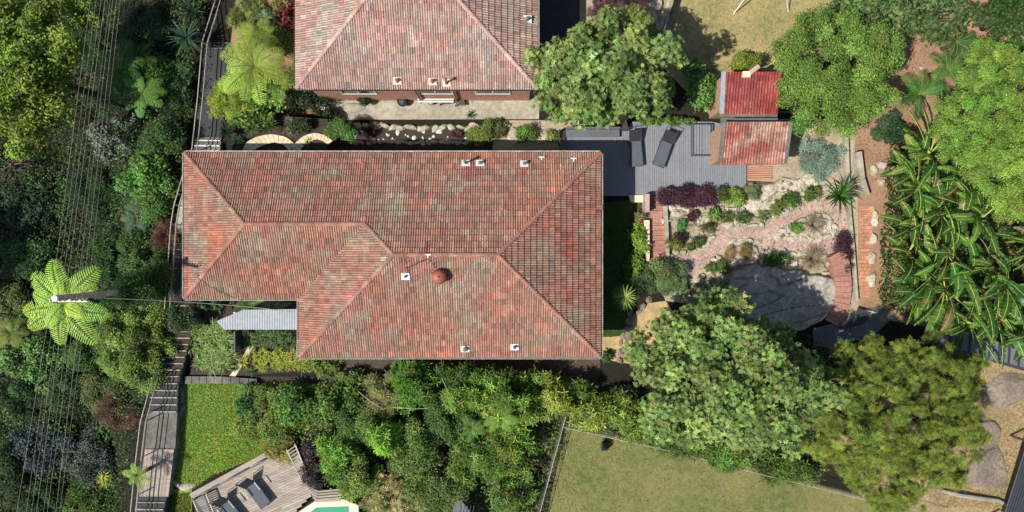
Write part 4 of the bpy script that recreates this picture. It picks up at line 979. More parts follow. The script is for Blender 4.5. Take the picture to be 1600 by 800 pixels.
# mulch bed with white stones
ws = [(566, 206, 7), (556, 213, 6), (583, 206, 5), (606, 211, 6), (621, 207, 7), (614, 216, 4), (634, 211, 4), (638, 213, 4), (648, 216, 8), (662, 206, 6), (661, 215, 5), (677, 205, 4), (678, 214, 5), (686, 206, 8), (672, 217, 6), (592, 219, 5), (600, 219, 6), (700, 214, 4), (716, 208, 4), (728, 216, 5)]
for x, y, s_ in ws:
    rock(x, y, s_, s_ * .9, .09, M['white'], 'white stone scattered on the dark mulch bed beside the house', 'white stones on the mulch bed', random.random() * 3, .02, 2, name='white_stone')
rockline([(560, 196), (620, 199), (700, 199), (764, 197)], 14, .3, M['sandstone'], 'rough sandstone of the low row above the mulch bed', 'low stone row above the mulch bed', 0)
rockline([(556, 221), (640, 222), (756, 223)], 10, .12, M['sandstone'], 'small pale edging stone on the lower side of the mulch bed', 'small stones below the mulch bed', 0)
tussock(610, 193, 42, 3, .1, .22, (128, 132, 62), 'mossy yellow green strip on the stone row above the mulch bed', wd=.03, n=40)
for x, y, l in ((577, 209, 'dark red strappy plant at the left of the mulch bed'), (716, 210, 'purple strappy plant at the right of the mulch bed')):
    tussock(x, y, 8, 9, .05, .35, (92, 56, 66), l, alt=(60, 40, 52), wd=.025, clumps=3)
shrub(748, 208, 20, 15, .9, 'tight', (116, 128, 52), 'olive yellow rounded bush right of the mulch bed')
shrub(778, 205, 13, 12, .5, 'fine', (112, 112, 78), 'small brownish grey bush among pale rocks')
shrub(822, 209, 16, 14, .8, 'small', (92, 124, 50), 'mid green bush between two pale rocks near the deck')
shrub(772, 194, 18, 8, .6, 'small', (96, 116, 50), 'low bush under the wall of the neighbour\'s concrete path')
shrub(862, 212, 9, 9, .5, 'small', (120, 128, 60), 'little yellow green bush by the dark slatted screen')
for x, y, wx_, wy_, l in ((800, 212, 20, 26, 'pale rock between the brownish bush and the mid green bush'), (848, 214, 28, 26, 'largest pale rock beside the dark slatted screen'), (786, 198, 20, 12, 'flat pale rock touching the neighbour\'s path')):
    rock(x, y, wx_, wy_, .3, M['sandstone'], l, flat=.4)
tussock(735, 180, 14, 5, .02, .4, (74, 100, 50), 'dark strappy tuft growing at the edge of the neighbour\'s concrete path', wd=.04, n=60)

# north west garden above the steps
shrub(372, 160, 40, 42, 1.5, 'wispy', (150, 168, 44), 'tall feathery yellow green bush beside the upper steps', alt=(110, 140, 40), dens=1.3, zb=.2)
fern(404, 60, 34, 2.2, (140, 164, 48), 'smaller yellow green tree fern above the bright one', 11, az0=.5)
fern(438, 126, 36, 2.4, (132, 160, 46), 'yellow green tree fern at the neighbour\'s roof corner', 11, az0=.9)
fern(398, 104, 58, 3.0, (146, 170, 46), 'bright yellow green tree fern beside the neighbour\'s roof', 17, az0=.2)
shrub(398, 30, 38, 34, 1.3, 'fine', (134, 144, 64), 'yellowish fine leaved shrub at the top edge beside the steps', alt=(96, 116, 56))
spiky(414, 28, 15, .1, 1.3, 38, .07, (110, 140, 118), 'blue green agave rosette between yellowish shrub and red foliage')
shrub(450, 30, 14, 20, 1.2, 'big', (118, 52, 48), 'dark red leaved shrub touching the neighbour\'s roof', alt=(80, 40, 40))
shrub(436, 58, 26, 22, 1.3, 'small', (98, 128, 56), 'mid green shrub below the red leaved shrub')
shrub(440, 6, 20, 10, 1.2, 'lance', (150, 140, 84), 'pale olive shrub at the top edge beside the neighbour\'s roof')
shrub(430, 150, 34, 26, 1.6, 'big', (82, 120, 44), 'broad green shrub below the yellow green tree fern', alt=(120, 150, 50))
shrub(474, 158, 34, 24, 1.4, 'small', (36, 56, 32), 'dark small leaved shrub at the start of the neighbour\'s path', alt=(60, 80, 50))
shrub(390, 188, 40, 14, .9, 'big', (112, 140, 46), 'leafy yellow green shrub above the flagstone arcs', alt=(82, 116, 46), zb=1.15)
shrub(470, 196, 24, 10, .7, 'small', (56, 76, 44), 'dark shrub right of the dry strappy plant', zb=1.1)
shrub(512, 182, 20, 10, .8, 'small', (40, 58, 36), 'very dark shrub beside the left end of the neighbour\'s path')
b = MB(); b.tube([W(436, 138, 1.9), W(446, 150, 1.5), W(460, 164, .6)], .035, 6); tag(b.build('dead_frond', DEADWOOD), 'pale dead frond stalk lying across the shrubs under the tree fern', 'frond')
rock(556, 168, 34, 16, .25, M['concrete'], 'pale lumpy rock at the left end of the neighbour\'s path', flat=.4)

# ================================================================== BUSH ON THE LEFT
DK = (34, 52, 28)
def undergrowth(name, poly, dens, hmin, hmax, tint, alt, altp, label, l=.16, wd=.08, bv=.3, z=None, seed=0):
    xs = [p[0] for p in poly]; ys = [p[1] for p in poly]; n = int((max(xs) - min(xs)) * (max(ys) - min(ys)) / 772 * dens)
    X = rng.uniform(min(xs), max(xs), n); Y = rng.uniform(min(ys), max(ys), n); ins = np.zeros(n, bool); j = len(poly) - 1
    for i in range(len(poly)):
        xi, yi = poly[i]; xj, yj = poly[j]
        ins ^= ((yi > Y) != (yj > Y)) & (X < (xj - xi) * (Y - yi) / (yj - yi + 1e-9) + xi); j = i
    X, Y = X[ins], Y[ins]; n = len(X); P = np.zeros((n, 3)); m = np.zeros(n)
    for i in range(n):
        if z is None: p = G(X[i], Y[i])
        else: p = W(X[i], Y[i], z)
        nn = mnoise.noise(Vector((p.x * .55 + seed, p.y * .55, 0))); m[i] = nn
        P[i] = (p.x, p.y, p.z + (hmin + (hmax - hmin) * max(0, .5 + nn) * (rng.random() ** .5)))
    N = unit(rng.normal(0, .55, (n, 3)) + np.array([0, 0, 1.0])); C = tints(tint, n, .1, bv, alt, altp) * np.exp(m * .5)[:, None]
    o = leaf_mesh(name, P, np.cross(N, rng.normal(size=(n, 3))), N, l * (.6 + .8 * rng.random(n)), wd, C, None)
    return tag(o, label, 'undergrowth', kind='stuff')
undergrowth('undergrowth', [(-60, -40), (345, -40), (315, 60), (300, 235), (268, 320), (255, 480), (240, 600), (210, 700), (195, 840), (-60, 840)], 150, .05, 1.6, (48, 78, 34), (80, 108, 48), .35, 'dark mixed undergrowth covering the shaded gully')  # dark leaf tints put tree shade into the foliage colour
tree('broadleaf_tree', 46, 108, 98, 116, 5.6, 'broad', (134, 158, 44), 'large yellow green tree filling the upper left corner', alt=(100, 126, 38), altp=.35, thick=2.6, lump=.22, tr=.2, dens=.9)
fern(186, 112, 46, 1.6, (70, 118, 48), 'shaded mid green tree fern left of the upper public steps', 11, az0=.5)
fern(222, 146, 40, 1.5, (96, 142, 56), 'lighter tree fern overlapping the shaded one', 10, az0=.2)
fern(214, 92, 34, 1.2, (62, 104, 44), 'smaller dark fern above the shaded tree fern', 9)
fern(170, 158, 30, .8, (58, 100, 44), 'small low fern below the shaded tree fern', 9)
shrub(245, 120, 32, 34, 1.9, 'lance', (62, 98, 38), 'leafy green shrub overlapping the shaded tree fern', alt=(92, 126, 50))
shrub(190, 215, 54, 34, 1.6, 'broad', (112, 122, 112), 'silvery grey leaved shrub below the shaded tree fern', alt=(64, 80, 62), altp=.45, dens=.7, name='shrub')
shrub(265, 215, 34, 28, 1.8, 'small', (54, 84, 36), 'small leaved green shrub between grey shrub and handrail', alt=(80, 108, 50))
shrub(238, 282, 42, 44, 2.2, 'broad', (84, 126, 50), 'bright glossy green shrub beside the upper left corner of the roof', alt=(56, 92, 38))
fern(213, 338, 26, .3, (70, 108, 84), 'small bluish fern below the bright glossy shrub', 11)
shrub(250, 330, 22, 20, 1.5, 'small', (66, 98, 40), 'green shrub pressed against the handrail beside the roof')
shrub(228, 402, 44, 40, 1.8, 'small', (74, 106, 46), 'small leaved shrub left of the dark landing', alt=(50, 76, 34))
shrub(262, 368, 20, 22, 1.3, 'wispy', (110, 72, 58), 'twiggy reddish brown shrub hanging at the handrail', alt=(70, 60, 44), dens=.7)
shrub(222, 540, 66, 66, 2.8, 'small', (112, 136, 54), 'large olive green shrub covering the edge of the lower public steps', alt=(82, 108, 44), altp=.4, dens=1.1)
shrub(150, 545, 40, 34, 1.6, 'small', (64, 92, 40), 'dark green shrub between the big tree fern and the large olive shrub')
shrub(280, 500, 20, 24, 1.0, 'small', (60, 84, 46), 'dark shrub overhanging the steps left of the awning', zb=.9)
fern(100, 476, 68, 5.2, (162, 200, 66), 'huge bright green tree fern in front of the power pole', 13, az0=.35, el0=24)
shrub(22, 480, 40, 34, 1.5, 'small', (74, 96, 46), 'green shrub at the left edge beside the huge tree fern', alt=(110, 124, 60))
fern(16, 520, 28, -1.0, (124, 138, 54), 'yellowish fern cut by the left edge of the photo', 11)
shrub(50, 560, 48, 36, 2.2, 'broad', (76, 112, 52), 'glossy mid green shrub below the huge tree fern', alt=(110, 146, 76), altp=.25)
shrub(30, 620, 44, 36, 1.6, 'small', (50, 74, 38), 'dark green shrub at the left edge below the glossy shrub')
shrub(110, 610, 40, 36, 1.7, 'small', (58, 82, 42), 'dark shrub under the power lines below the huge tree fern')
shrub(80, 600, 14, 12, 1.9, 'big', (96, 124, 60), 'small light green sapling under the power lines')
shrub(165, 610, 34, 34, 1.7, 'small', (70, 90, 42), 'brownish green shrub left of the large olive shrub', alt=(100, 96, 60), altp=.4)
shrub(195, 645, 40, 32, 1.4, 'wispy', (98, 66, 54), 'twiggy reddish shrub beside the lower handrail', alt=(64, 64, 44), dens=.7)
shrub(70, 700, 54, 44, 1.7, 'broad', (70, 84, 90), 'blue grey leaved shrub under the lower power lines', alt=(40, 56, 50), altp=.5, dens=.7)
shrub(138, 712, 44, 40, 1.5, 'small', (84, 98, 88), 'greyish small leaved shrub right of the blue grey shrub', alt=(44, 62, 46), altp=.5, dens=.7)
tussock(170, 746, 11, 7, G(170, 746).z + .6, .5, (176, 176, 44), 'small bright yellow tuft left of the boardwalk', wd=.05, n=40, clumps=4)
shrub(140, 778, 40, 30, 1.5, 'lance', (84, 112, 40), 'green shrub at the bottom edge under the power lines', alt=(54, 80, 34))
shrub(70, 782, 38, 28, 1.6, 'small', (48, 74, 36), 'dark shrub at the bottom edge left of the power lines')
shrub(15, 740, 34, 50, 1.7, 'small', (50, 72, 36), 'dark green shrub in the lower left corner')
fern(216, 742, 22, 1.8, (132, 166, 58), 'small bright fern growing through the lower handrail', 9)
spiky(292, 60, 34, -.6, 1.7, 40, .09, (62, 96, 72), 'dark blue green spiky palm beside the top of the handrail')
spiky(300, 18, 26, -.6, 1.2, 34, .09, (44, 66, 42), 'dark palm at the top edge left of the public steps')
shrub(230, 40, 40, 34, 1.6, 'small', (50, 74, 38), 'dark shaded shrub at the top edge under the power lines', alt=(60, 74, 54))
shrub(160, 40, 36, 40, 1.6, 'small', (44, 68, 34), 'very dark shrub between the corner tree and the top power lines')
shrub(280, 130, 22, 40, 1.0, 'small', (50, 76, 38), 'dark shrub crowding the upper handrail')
shrub(160, 300, 50, 40, 1.4, 'small', (44, 68, 34), 'near black shrub under the power lines beside the bright glossy shrub')  # leaf tint darkened in place of the shade over the gully
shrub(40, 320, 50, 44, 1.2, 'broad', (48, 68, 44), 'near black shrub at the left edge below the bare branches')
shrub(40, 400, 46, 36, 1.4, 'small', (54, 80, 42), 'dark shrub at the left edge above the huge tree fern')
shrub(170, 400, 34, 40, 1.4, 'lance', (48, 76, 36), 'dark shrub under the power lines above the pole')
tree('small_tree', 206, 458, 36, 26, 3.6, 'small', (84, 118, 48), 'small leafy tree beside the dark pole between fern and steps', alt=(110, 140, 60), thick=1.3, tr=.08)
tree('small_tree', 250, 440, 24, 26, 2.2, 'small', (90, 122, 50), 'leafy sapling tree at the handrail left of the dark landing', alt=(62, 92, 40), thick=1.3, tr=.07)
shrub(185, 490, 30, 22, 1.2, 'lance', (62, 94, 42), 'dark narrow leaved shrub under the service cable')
def bare(px, py, r, z0, label):
    c = G(px, py); t = thing('dead_tree', c, label, 'dead tree'); b = MB()
    def br(p, d, L, rad, k):
        q = p + d * L; b.tube([p, p.lerp(q, .5) + Vector((random.uniform(-.06, .06), random.uniform(-.06, .06), 0)) * L, q], [rad, rad * .8, rad * .55], 5)
        if k:
            for _ in range(3):
                a = math.atan2(d.y, d.x) + random.uniform(-.9, .9); e = random.uniform(-.05, .45); br(p.lerp(q, random.uniform(.4, 1)), Vector((math.cos(a) * math.cos(e), math.sin(a) * math.cos(e), math.sin(e))), L * random.uniform(.5, .8), rad * .55, k - 1)
    b.tube([c - Vector((0, 0, .1)), c + Vector((0, 0, 1.3))], .09, 7)
    for i in range(6): a = i * 1.05 + random.random() * .5; br(c + Vector((0, 0, 1.1)), Vector((math.cos(a) * .9, math.sin(a) * .9, .3)), S(r) * .45, .05, 3)
    b.build('branches', BARK, t)
bare(40, 262, 50, 0, 'bare dead tree with pale grey branches below the corner tree')
bare(760, 690, 26, 0, 'small bare branched dead shrub among the bushes below the house')

# ================================================================== BUSHES BELOW THE HOUSE
sheet('bush_floor', [(380, 588), (905, 590), (1010, 610), (1290, 712), (1280, 762), (1010, 692), (884, 668), (845, 840), (560, 840), (560, 760), (500, 740), (470, 690)], .008, M['mulch'])
undergrowth('ground_cover', [(370, 596), (900, 604), (1010, 630), (1290, 730), (1280, 756), (1010, 690), (882, 664), (848, 820), (560, 820), (545, 770), (500, 745), (478, 690), (420, 640)], 110, .05, .9, (78, 108, 40), (116, 142, 56), .3, 'mixed leafy ground cover between the bushes below the house', z=.02, seed=9)
BL = [
 (415, 655, 40, 42, 1.1, 'small', (114, 145, 48), 'low mixed green shrub on the right side of the lush lawn', (139, 145, 63)),
 (392, 640, 18, 26, .8, 'broad', (59, 109, 60), 'bluish dark green low shrub spreading into the lush lawn', None),
 (455, 632, 44, 30, 1.6, 'broad', (76, 118, 44), 'broad glossy shrub right of the lush lawn, under the boundary', (102, 143, 52)),
 (400, 612, 30, 12, .7, 'small', (104, 131, 54), 'low shrub at the top right corner of the lush lawn', None),
 (440, 700, 26, 22, .9, 'fine', (159, 142, 66), 'yellow brown low shrub just above the timber deck ledge', (104, 125, 48)),
 (520, 630, 44, 34, 2.2, 'broad', (102, 138, 48), 'mid green bush below the left part of the house', (64, 102, 37)),
 (495, 720, 22, 34, 1.6, 'small', (57, 52, 48), 'dark purple grey bush right of the timber deck', (92, 68, 73)),
 (528, 712, 34, 36, 2.0, 'lance', (110, 157, 46), 'bright green bush right of the timber deck', (71, 113, 37)),
 (560, 660, 36, 40, 2.1, 'small', (74, 109, 44), 'dense dark green bush in the row below the house', (104, 136, 63)),
 (602, 680, 26, 24, 2.9, 'lance', (137, 185, 48), 'brightest light green sapling bush right of the timber deck', None),
 (600, 620, 42, 34, 2.0, 'wispy', (127, 140, 72), 'thin twiggy olive bush with pale branches below the house', (150, 145, 94)),
 (560, 740, 38, 40, 1.8, 'small', (114, 145, 56), 'mid green bush above the pool at the bottom edge', (139, 159, 73)),
 (650, 600, 38, 34, 2.6, 'lance', (106, 152, 46), 'green bush touching the middle of the house\'s lower eave', (69, 109, 35)),
 (650, 700, 48, 46, 2.2, 'small', (87, 118, 50), 'large mid green bush in the middle of the bush row', (127, 155, 67)),
 (620, 770, 46, 36, 1.3, 'fine', (177, 166, 105), 'pale brownish bush beside the pool at the bottom edge', (104, 125, 58)),
 (700, 650, 42, 44, 2.4, 'small', (64, 97, 38), 'dark green bush right of the twiggy olive bush', (90, 123, 52)),
 (740, 612, 50, 36, 2.8, 'lance', (119, 159, 50), 'tall narrow leaved bush below the right half of the lower eave', (76, 113, 39)),
 (690, 770, 46, 36, 1.8, 'small', (106, 131, 58), 'grey green bush at the bottom edge left of the grey roof corner', (69, 95, 42)),
 (790, 625, 56, 40, 3.0, 'lance', (131, 162, 50), 'yellow green narrow leaved bush above the wire fence corner', (81, 118, 37)),
 (745, 710, 46, 46, 2.2, 'lance', (89, 126, 44), 'large leafy bush left of the wire fence', (125, 152, 58)),
 (800, 700, 46, 50, 2.4, 'lance', (124, 155, 52), 'large narrow leaved bush along the left side of the wire fence', (74, 109, 37)),
 (800, 775, 40, 34, 1.8, 'lance', (119, 145, 54), 'leafy bush at the bottom edge left of the wire fence', (69, 98, 37)),
 (865, 625, 48, 30, 2.4, 'lance', (150, 169, 56), 'yellow green hedge bush at the top corner of the wire fence', (97, 127, 42)),
 (935, 640, 52, 30, 1.9, 'lance', (152, 169, 58), 'first yellow green hedge bush along the top of the lower lawn', (85, 118, 39)),
 (1000, 662, 46, 28, 1.7, 'lance', (129, 155, 50), 'second hedge bush along the lower lawn, beside the big sage tree', (74, 107, 37)),
 (1070, 690, 50, 24, 1.6, 'lance', (97, 129, 44), 'third hedge bush under the lower side of the big sage tree', (60, 91, 35)),
 (1145, 712, 50, 24, 1.6, 'lance', (82, 114, 40), 'fourth hedge bush under the big sage tree beside the fence', (111, 141, 50)),
 (1222, 732, 46, 22, 1.4, 'lance', (104, 129, 48), 'last hedge bush between sage tree and feathery olive tree', (69, 95, 35)),
 (505, 578, 24, 10, .9, 'small', (118, 142, 63), 'low green bush at the end of the yellow green border', None),
 (548, 590, 34, 12, 1.1, 'small', (103, 132, 58), 'low bush under the left part of the lower eave', (120, 140, 70)),
 (640, 578, 34, 14, 2.0, 'lance', (114, 147, 54), 'upright bush tips touching the lower eave left of its middle', (76, 110, 42)),
 (706, 584, 36, 16, 2.2, 'lance', (103, 138, 52), 'upright bush tips touching the lower eave right of its middle', (70, 104, 40)),
 (772, 586, 34, 15, 2.3, 'lance', (118, 149, 56), 'narrow leaved bush tips under the first pipe of the lower eave', (78, 110, 44)),
 (838, 592, 34, 14, 2.0, 'lance', (125, 151, 56), 'narrow leaved bush tips under the right part of the lower eave', (80, 112, 44)),
 (900, 606, 30, 14, 1.8, 'lance', (120, 144, 58), 'narrow leaved bush just below the lower right roof corner', (80, 108, 44)),
 (970, 625, 34, 18, 1.4, 'lance', (103, 130, 52), 'bush between the roof corner and the big sage tree', (70, 96, 40)),
]
for (px, py, rx, ry, h, kd, tn, lb, al) in BL: shrub(px, py, rx, ry, h, kd, tn, lb, 'bushes below the house', alt=al, altp=.35, name='bush', zb=0.0, lump=.2)
fern(782, 652, 26, 3.0, (120, 166, 50), 'bright green fern head above the bushes below the house', 11, name='tree_fern')
fern(738, 668, 22, 2.8, (84, 132, 44), 'mid green fern head left of the bright fern below the house', 10)
b = MB(); b.slab([W(x, y, 1.6) for x, y in ((690, 840), (716, 776), (735, 800), (735, 840))], 1.54, 1.6); t = tag(b.build('roof_corner', M['roofsheet']), 'grey ribbed roof corner poking out of the bushes at the bottom edge', 'roof')
b = MB()
for k in range(9): x = 693 + k * 5; b.beam(W(x + 8, 790 if k > 3 else 800, 1.62), W(x - 6, 850, 1.62), .03, .03)
b.build('roof_rib', M['charcoal'], t)
for i, (x, y, x2, y2) in enumerate(((560, 612, 600, 640), (690, 590, 706, 622), (620, 636, 668, 638))):
    b = MB(); b.tube([W(x, y, 2.4), W((x + x2) / 2, (y + y2) / 2 + 2, 2.6), W(x2, y2, 2.5)], .022, 5)
    tag(b.build('bare_branch', DEADWOOD), ['bare pale branch sticking out of the bushes, leftmost of three', 'short steep bare branch beside the lower eave', 'level bare branch across the twiggy olive bush'][i], 'branch')
# wire fences round the lower lawn
def wirefence(pts, h, label, z=0.0, r_=.017):
    t = thing('wire_fence', W(pts[0][0], pts[0][1], 0), label, 'fence', 'wire fences round the lower lawn'); P = [W(x, y, h) for x, y in pts]
    b = MB(); b.tube(P, r_, 7); b.build('top_rail', M['pale_metal'], t); b = MB(); lo = MB()
    for p, q in zip(P[:-1], P[1:]):
        L = (q - p).length; n = int(L / .16)
        for k in range(n + 1):
            c = p.lerp(q, k / max(n, 1)); b.tube([c, (c.x, c.y, .05)], .006, 4, caps=False)
        for f in (.1, .35, .6, .85): b.tube([(p.x, p.y, h * f), (q.x, q.y, h * f)], .005, 4)
    b.build('wire_mesh', M['wire'], t)
    for p, q in zip(P[:-1], P[1:]):
        n = max(1, int((q - p).length / 2.4))
        for k in range(n): c = p.lerp(q, k / n); b = MB(); b.tube([c + Vector((0, 0, .03)), (c.x, c.y, 0)], .026, 7); b.build('post', M['pale_metal'], t)
wirefence([(884, 652), (868, 710), (852, 770), (836, 830)], 1.1, 'pale wire fence down the left side of the lower lawn')
wirefence([(882, 668), (970, 688), (1060, 708), (1160, 734), (1270, 761), (1370, 786), (1480, 815)], 1.1, 'pale wire fence along the top of the lower lawn')
shrub(945, 695, 7, 8, .5, 'fine', (34, 40, 30), 'small dark lone bush on the lower lawn near the fence', name='bush')

# ================================================================== BIG TREES
SG = (116, 142, 68)
tree('sage_tree', 951, 114, 120, 86, 6.4, 'rosette', SG, 'large sage green tree between the two houses and the deck', alt=(140, 164, 84), altp=.35, thick=3.2, lump=.1, tr=.2, dens=1.1)
tree('sage_tree', 1122, 586, 148, 124, 7.2, 'rosette', SG, 'largest sage green tree right of the house, below the rock outcrop', alt=(140, 164, 84), altp=.35, thick=3.4, lump=.1, tr=.24, dens=1.1)
tree('bright_tree', 1300, 112, 102, 90, 5.4, 'small', (96, 134, 46), 'bright green small leaved tree beside the shed and dry lawn', alt=(124, 150, 56), altp=.4, thick=2.4, lump=.12, tr=.16)
tree('feathery_tree', 1388, 652, 138, 136, 5.0, 'spray', (132, 150, 46), 'feathery olive yellow tree at the lower right', alt=(104, 122, 42), altp=.4, thick=2.4, lump=.12, tr=.16, dens=.95)
tree('dense_tree', 1548, 175, 84, 96, 6.8, 'tight', (104, 142, 44), 'dense yellow green small leaved tree at the right edge', alt=(132, 164, 54), altp=.35, thick=3.0, lump=.14, tr=.2)
tree('dense_tree', 1568, 285, 56, 56, 5.6, 'tight', (112, 146, 46), 'lower rounded crown of dense yellow green leaves above the banana plants', alt=(134, 164, 56), altp=.35, thick=2.2, tr=.14)
tree('layered_tree', 1440, 26, 92, 40, 3.8, 'big', (78, 102, 50), 'dull green layered tree over brown mulch at the top edge', alt=(108, 128, 74), altp=.3, thick=1.2, lump=.25, dens=.7)
tree('dark_tree', 1580, 22, 50, 40, 3.4, 'broad', (46, 74, 30), 'dark green tree in the upper right corner', alt=(74, 104, 38), thick=1.6)
tree('layered_tree', 1350, 10, 50, 26, 3.6, 'big', (76, 104, 48), 'leafy tree at the top edge behind the bright green tree', alt=(104, 130, 66), thick=1.4)
fern(1436, 148, 40, 1.5, (62, 118, 40), 'dark green tree fern beside the mulch left of the dense tree', 12, gap=(5.2, 6.2))
fern(1494, 66, 36, 1.2, (54, 100, 40), 'dark fern in the shade below the layered tree', 11)
fern(1478, 106, 30, 1.4, (70, 122, 42), 'second green fern between mulch and dense tree', 11)
shrub(1590, 90, 26, 28, 1.8, 'broad', (74, 112, 34), 'green shrub at the right edge above the dense tree')
rock(1442, 107, 11, 8, .14, M['sandstone'], 'pale round stone on the brown mulch', flat=.4)
shrub(1392, 186, 22, 18, .5, 'small', (78, 98, 72), 'low greyish ground plant on the mulch right of the bright tree')
shrub(1380, 212, 18, 12, .5, 'small', (70, 96, 50), 'low green plant at the corner of the brown mulch')
shrub(1398, 212, 22, 20, 1.0, 'broad', (44, 76, 36), 'dark broad leaved shrub at the top of the banana grove')
# purple foliage
shrub(966, 10, 48, 32, 2.1, 'fine', (112, 78, 78), 'purple brown leaved bush above the first sage tree', alt=(82, 58, 62), altp=.4, name='purple_bush', cat='bush')
t = thing('purple_hedge', W(1076, 307, .2), 'dark purple clipped hedge along the lower edge of the deck', 'hedge')
for x in (1044, 1053, 1062, 1071, 1080, 1089, 1098, 1106): crown(t, W(x, 307 + (x % 3), .5), S(15, .5), S(15.5, .5), .4, 'tight', (84, 50, 66), (62, 38, 52), .4, name='foliage', floor=-.3, lump=.06)
b = MB()
for x in range(1040, 1116, 8): c = W(x, 307, .4); b.tube([(c.x, c.y, 0), (c.x, c.y, .6)], .02, 5)
b.build('stem', BARK, t)
shrub(1316, 388, 15, 20, 1.0, 'tight', (88, 48, 62), 'dark purple bush hanging over the curved brick steps', alt=(64, 38, 50), name='purple_bush', cat='bush')
shrub(1320, 420, 8, 16, .7, 'fine', (96, 80, 66), 'brownish bush below the dark purple bush at the curved steps')
# shrubs around the sheds and deck
shrub(1093, 133, 26, 34, 2.0, 'broad', (78, 122, 48), 'glossy green bush left of the upper shed roof', alt=(110, 150, 74), altp=.3)
shrub(1162, 100, 26, 15, 1.8, 'small', (132, 146, 40), 'bright yellow green bush above the upper shed roof', alt=(104, 126, 40))
shrub(1040, 190, 40, 7, 1.0, 'small', (92, 118, 44), 'low green bush along the top edge of the deck')
tussock(1240, 196, 30, 8, .02, .4, (104, 116, 60), 'dry green tufts under the bright tree right of the shed', n=60, wd=.03)
shrub(1282, 248, 34, 32, .6, 'wispy', (136, 158, 142), 'silvery blue green spreading bush on the gravel court', alt=(108, 132, 112), dens=1.8, name='silver_bush', cat='bush')
c = W(1234, 213, .02); t = thing('hose_reel', c, 'coiled pale hose lying on the gravel beside the shed', 'hose'); b = MB()
for k in range(5): b.tube([c + Vector((math.cos(a * .3) * (.2 + .015 * k), math.sin(a * .3) * (.2 + .015 * k), .03 + .03 * k)) for a in range(22)], .014, 5)
b.build('coil', M['concrete'], t)

# ================================================================== ROCK GARDEN
GZ = .03
# straight brick steps from the deck
bs = thing('brick_steps', W(1032, 370, 0), 'straight flight of pink brick steps going down from the deck', 'steps')
ys2 = [306, 314, 321, 329, 352, 360, 368, 376, 384, 392, 412]
for k in range(10):
    a, c_ = ys2[k], ys2[k + 1]; b = MB(); z = .2 - .012 * k; xl = 1016 + (a - 306) * .02; k2 = math.exp(random.gauss(0, .06)); b.cur = (k2, k2, k2)
    b.slab([W(xl, a + .5, z), W(1041 - (k < 4) * 6, a + .5, z), W(1041 - (k < 4) * 6, c_ - .3, z), W(xl, c_ - .3, z)], .0, z); b.beam(W(xl, c_ - 1.4, z + .02), W(1041 - (k < 4) * 6, c_ - 1.4, z + .02), .09, .045); b.build('step', M['redstep'], bs)
b = MB(); b.slab([W(1008, 303, .9), W(1015, 303, .9), W(1015, 331, .9), W(1008, 331, .9)], 0, .9); b.build('side_wall', M['pinkbrick'], bs)
b = MB(); b.slab([W(1006, 344, .5), W(1015, 344, .5), W(1015, 408, .5), W(1012, 408, .5)], 0, .5); b.build('side_wall', M['flag'], bs)
b = MB(); b.slab([W(1036, 318, .4), W(1043, 318, .4), W(1046, 400, .4), W(1042, 400, .4)], 0, .4); b.build('side_wall', M['concrete'], bs)
b = MB(); b.slab([W(983, 305, .3), W(1008, 305, .3), W(1008, 316, .3), W(986, 316, .3)], 0, .3); tag(b.build('garden_wall', M['coping']), 'short cream rendered wall beside the top of the brick steps', 'wall')
PATH = [(1042, 402, 1086, 438), (1062, 398, 1100, 420), (1090, 394, 1114, 412), (1106, 386, 1124, 398), (1112, 372, 1136, 380), (1118, 358, 1146, 372), (1132, 352, 1156, 374), (1160, 352, 1182, 372), (1186, 356, 1186, 390), (1206, 354, 1204, 390)]
tag(ribbon(PATH, 26, M['pinkbrick'], 'garden_path', z=GZ, cross=2, tv=.05), kind='structure')
UP = [(1188, 358, 1210, 372), (1206, 340, 1224, 356), (1240, 326, 1248, 344), (1272, 312, 1278, 330), (1296, 300, 1298, 322), (1318, 312, 1300, 330), (1330, 330, 1306, 340), (1334, 352, 1308, 352), (1336, 368, 1310, 362)]
tag(ribbon(UP, 28, M['pinkbrick'], 'garden_path', z=GZ + .02, cross=2, tv=.05), kind='structure')
LO = [(1202, 372, 1202, 390), (1230, 374, 1230, 392), (1262, 376, 1262, 392), (1290, 374, 1288, 396), (1314, 368, 1300, 402)]
tag(ribbon(LO, 16, M['pinkbrick'], 'garden_path', z=GZ + .01, cross=2, tv=.05), kind='structure')
cs_ = thing('curved_steps', W(1315, 450, 0), 'curving flight of red brick steps beside the flat rock outcrop', 'steps')
CS = [(1296, 402, 1318, 390), (1301, 417, 1327, 408), (1304, 432, 1330, 430), (1305, 447, 1331, 447), (1305, 462, 1330, 464), (1302, 476, 1327, 482), (1296, 490, 1319, 500), (1290, 500, 1308, 508)]
for k in range(13):
    m = len(CS) - 1
    def st(t): t *= m; i = min(int(t), m - 1); f = t - i; return [CS[i][j] + (CS[i + 1][j] - CS[i][j]) * f for j in range(4)]
    a, c_ = st(k / 13), st((k + .98) / 13); z = .05 + .10 * (13 - k) * .5; b = MB(); k2 = math.exp(random.gauss(0, .07)); b.cur = (k2, k2, k2)
    b.slab([W(a[0], a[1], z), W(a[2], a[3], z), W(c_[2], c_[3], z), W(c_[0], c_[1], z)], 0, z); b.beam(W(c_[0], c_[1] - 1, z + .02), W(c_[2], c_[3] - 1, z + .02), .08, .05); b.build('step', M['redstep'], cs_)
rockline([(1044, 398), (1064, 393), (1088, 390), (1104, 380), (1110, 368), (1118, 354)], 13, .3, M['sandstone'], 'sandstone edging rock above the left part of the pink path', 'sandstone rocks edging the garden paths')
rockline([(1088, 440), (1104, 424), (1122, 412), (1134, 398), (1144, 378), (1160, 376), (1184, 380), (1186, 392)], 13, .32, M['sandstone'], 'sandstone edging rock below the left part of the pink path', 'sandstone rocks edging the garden paths')
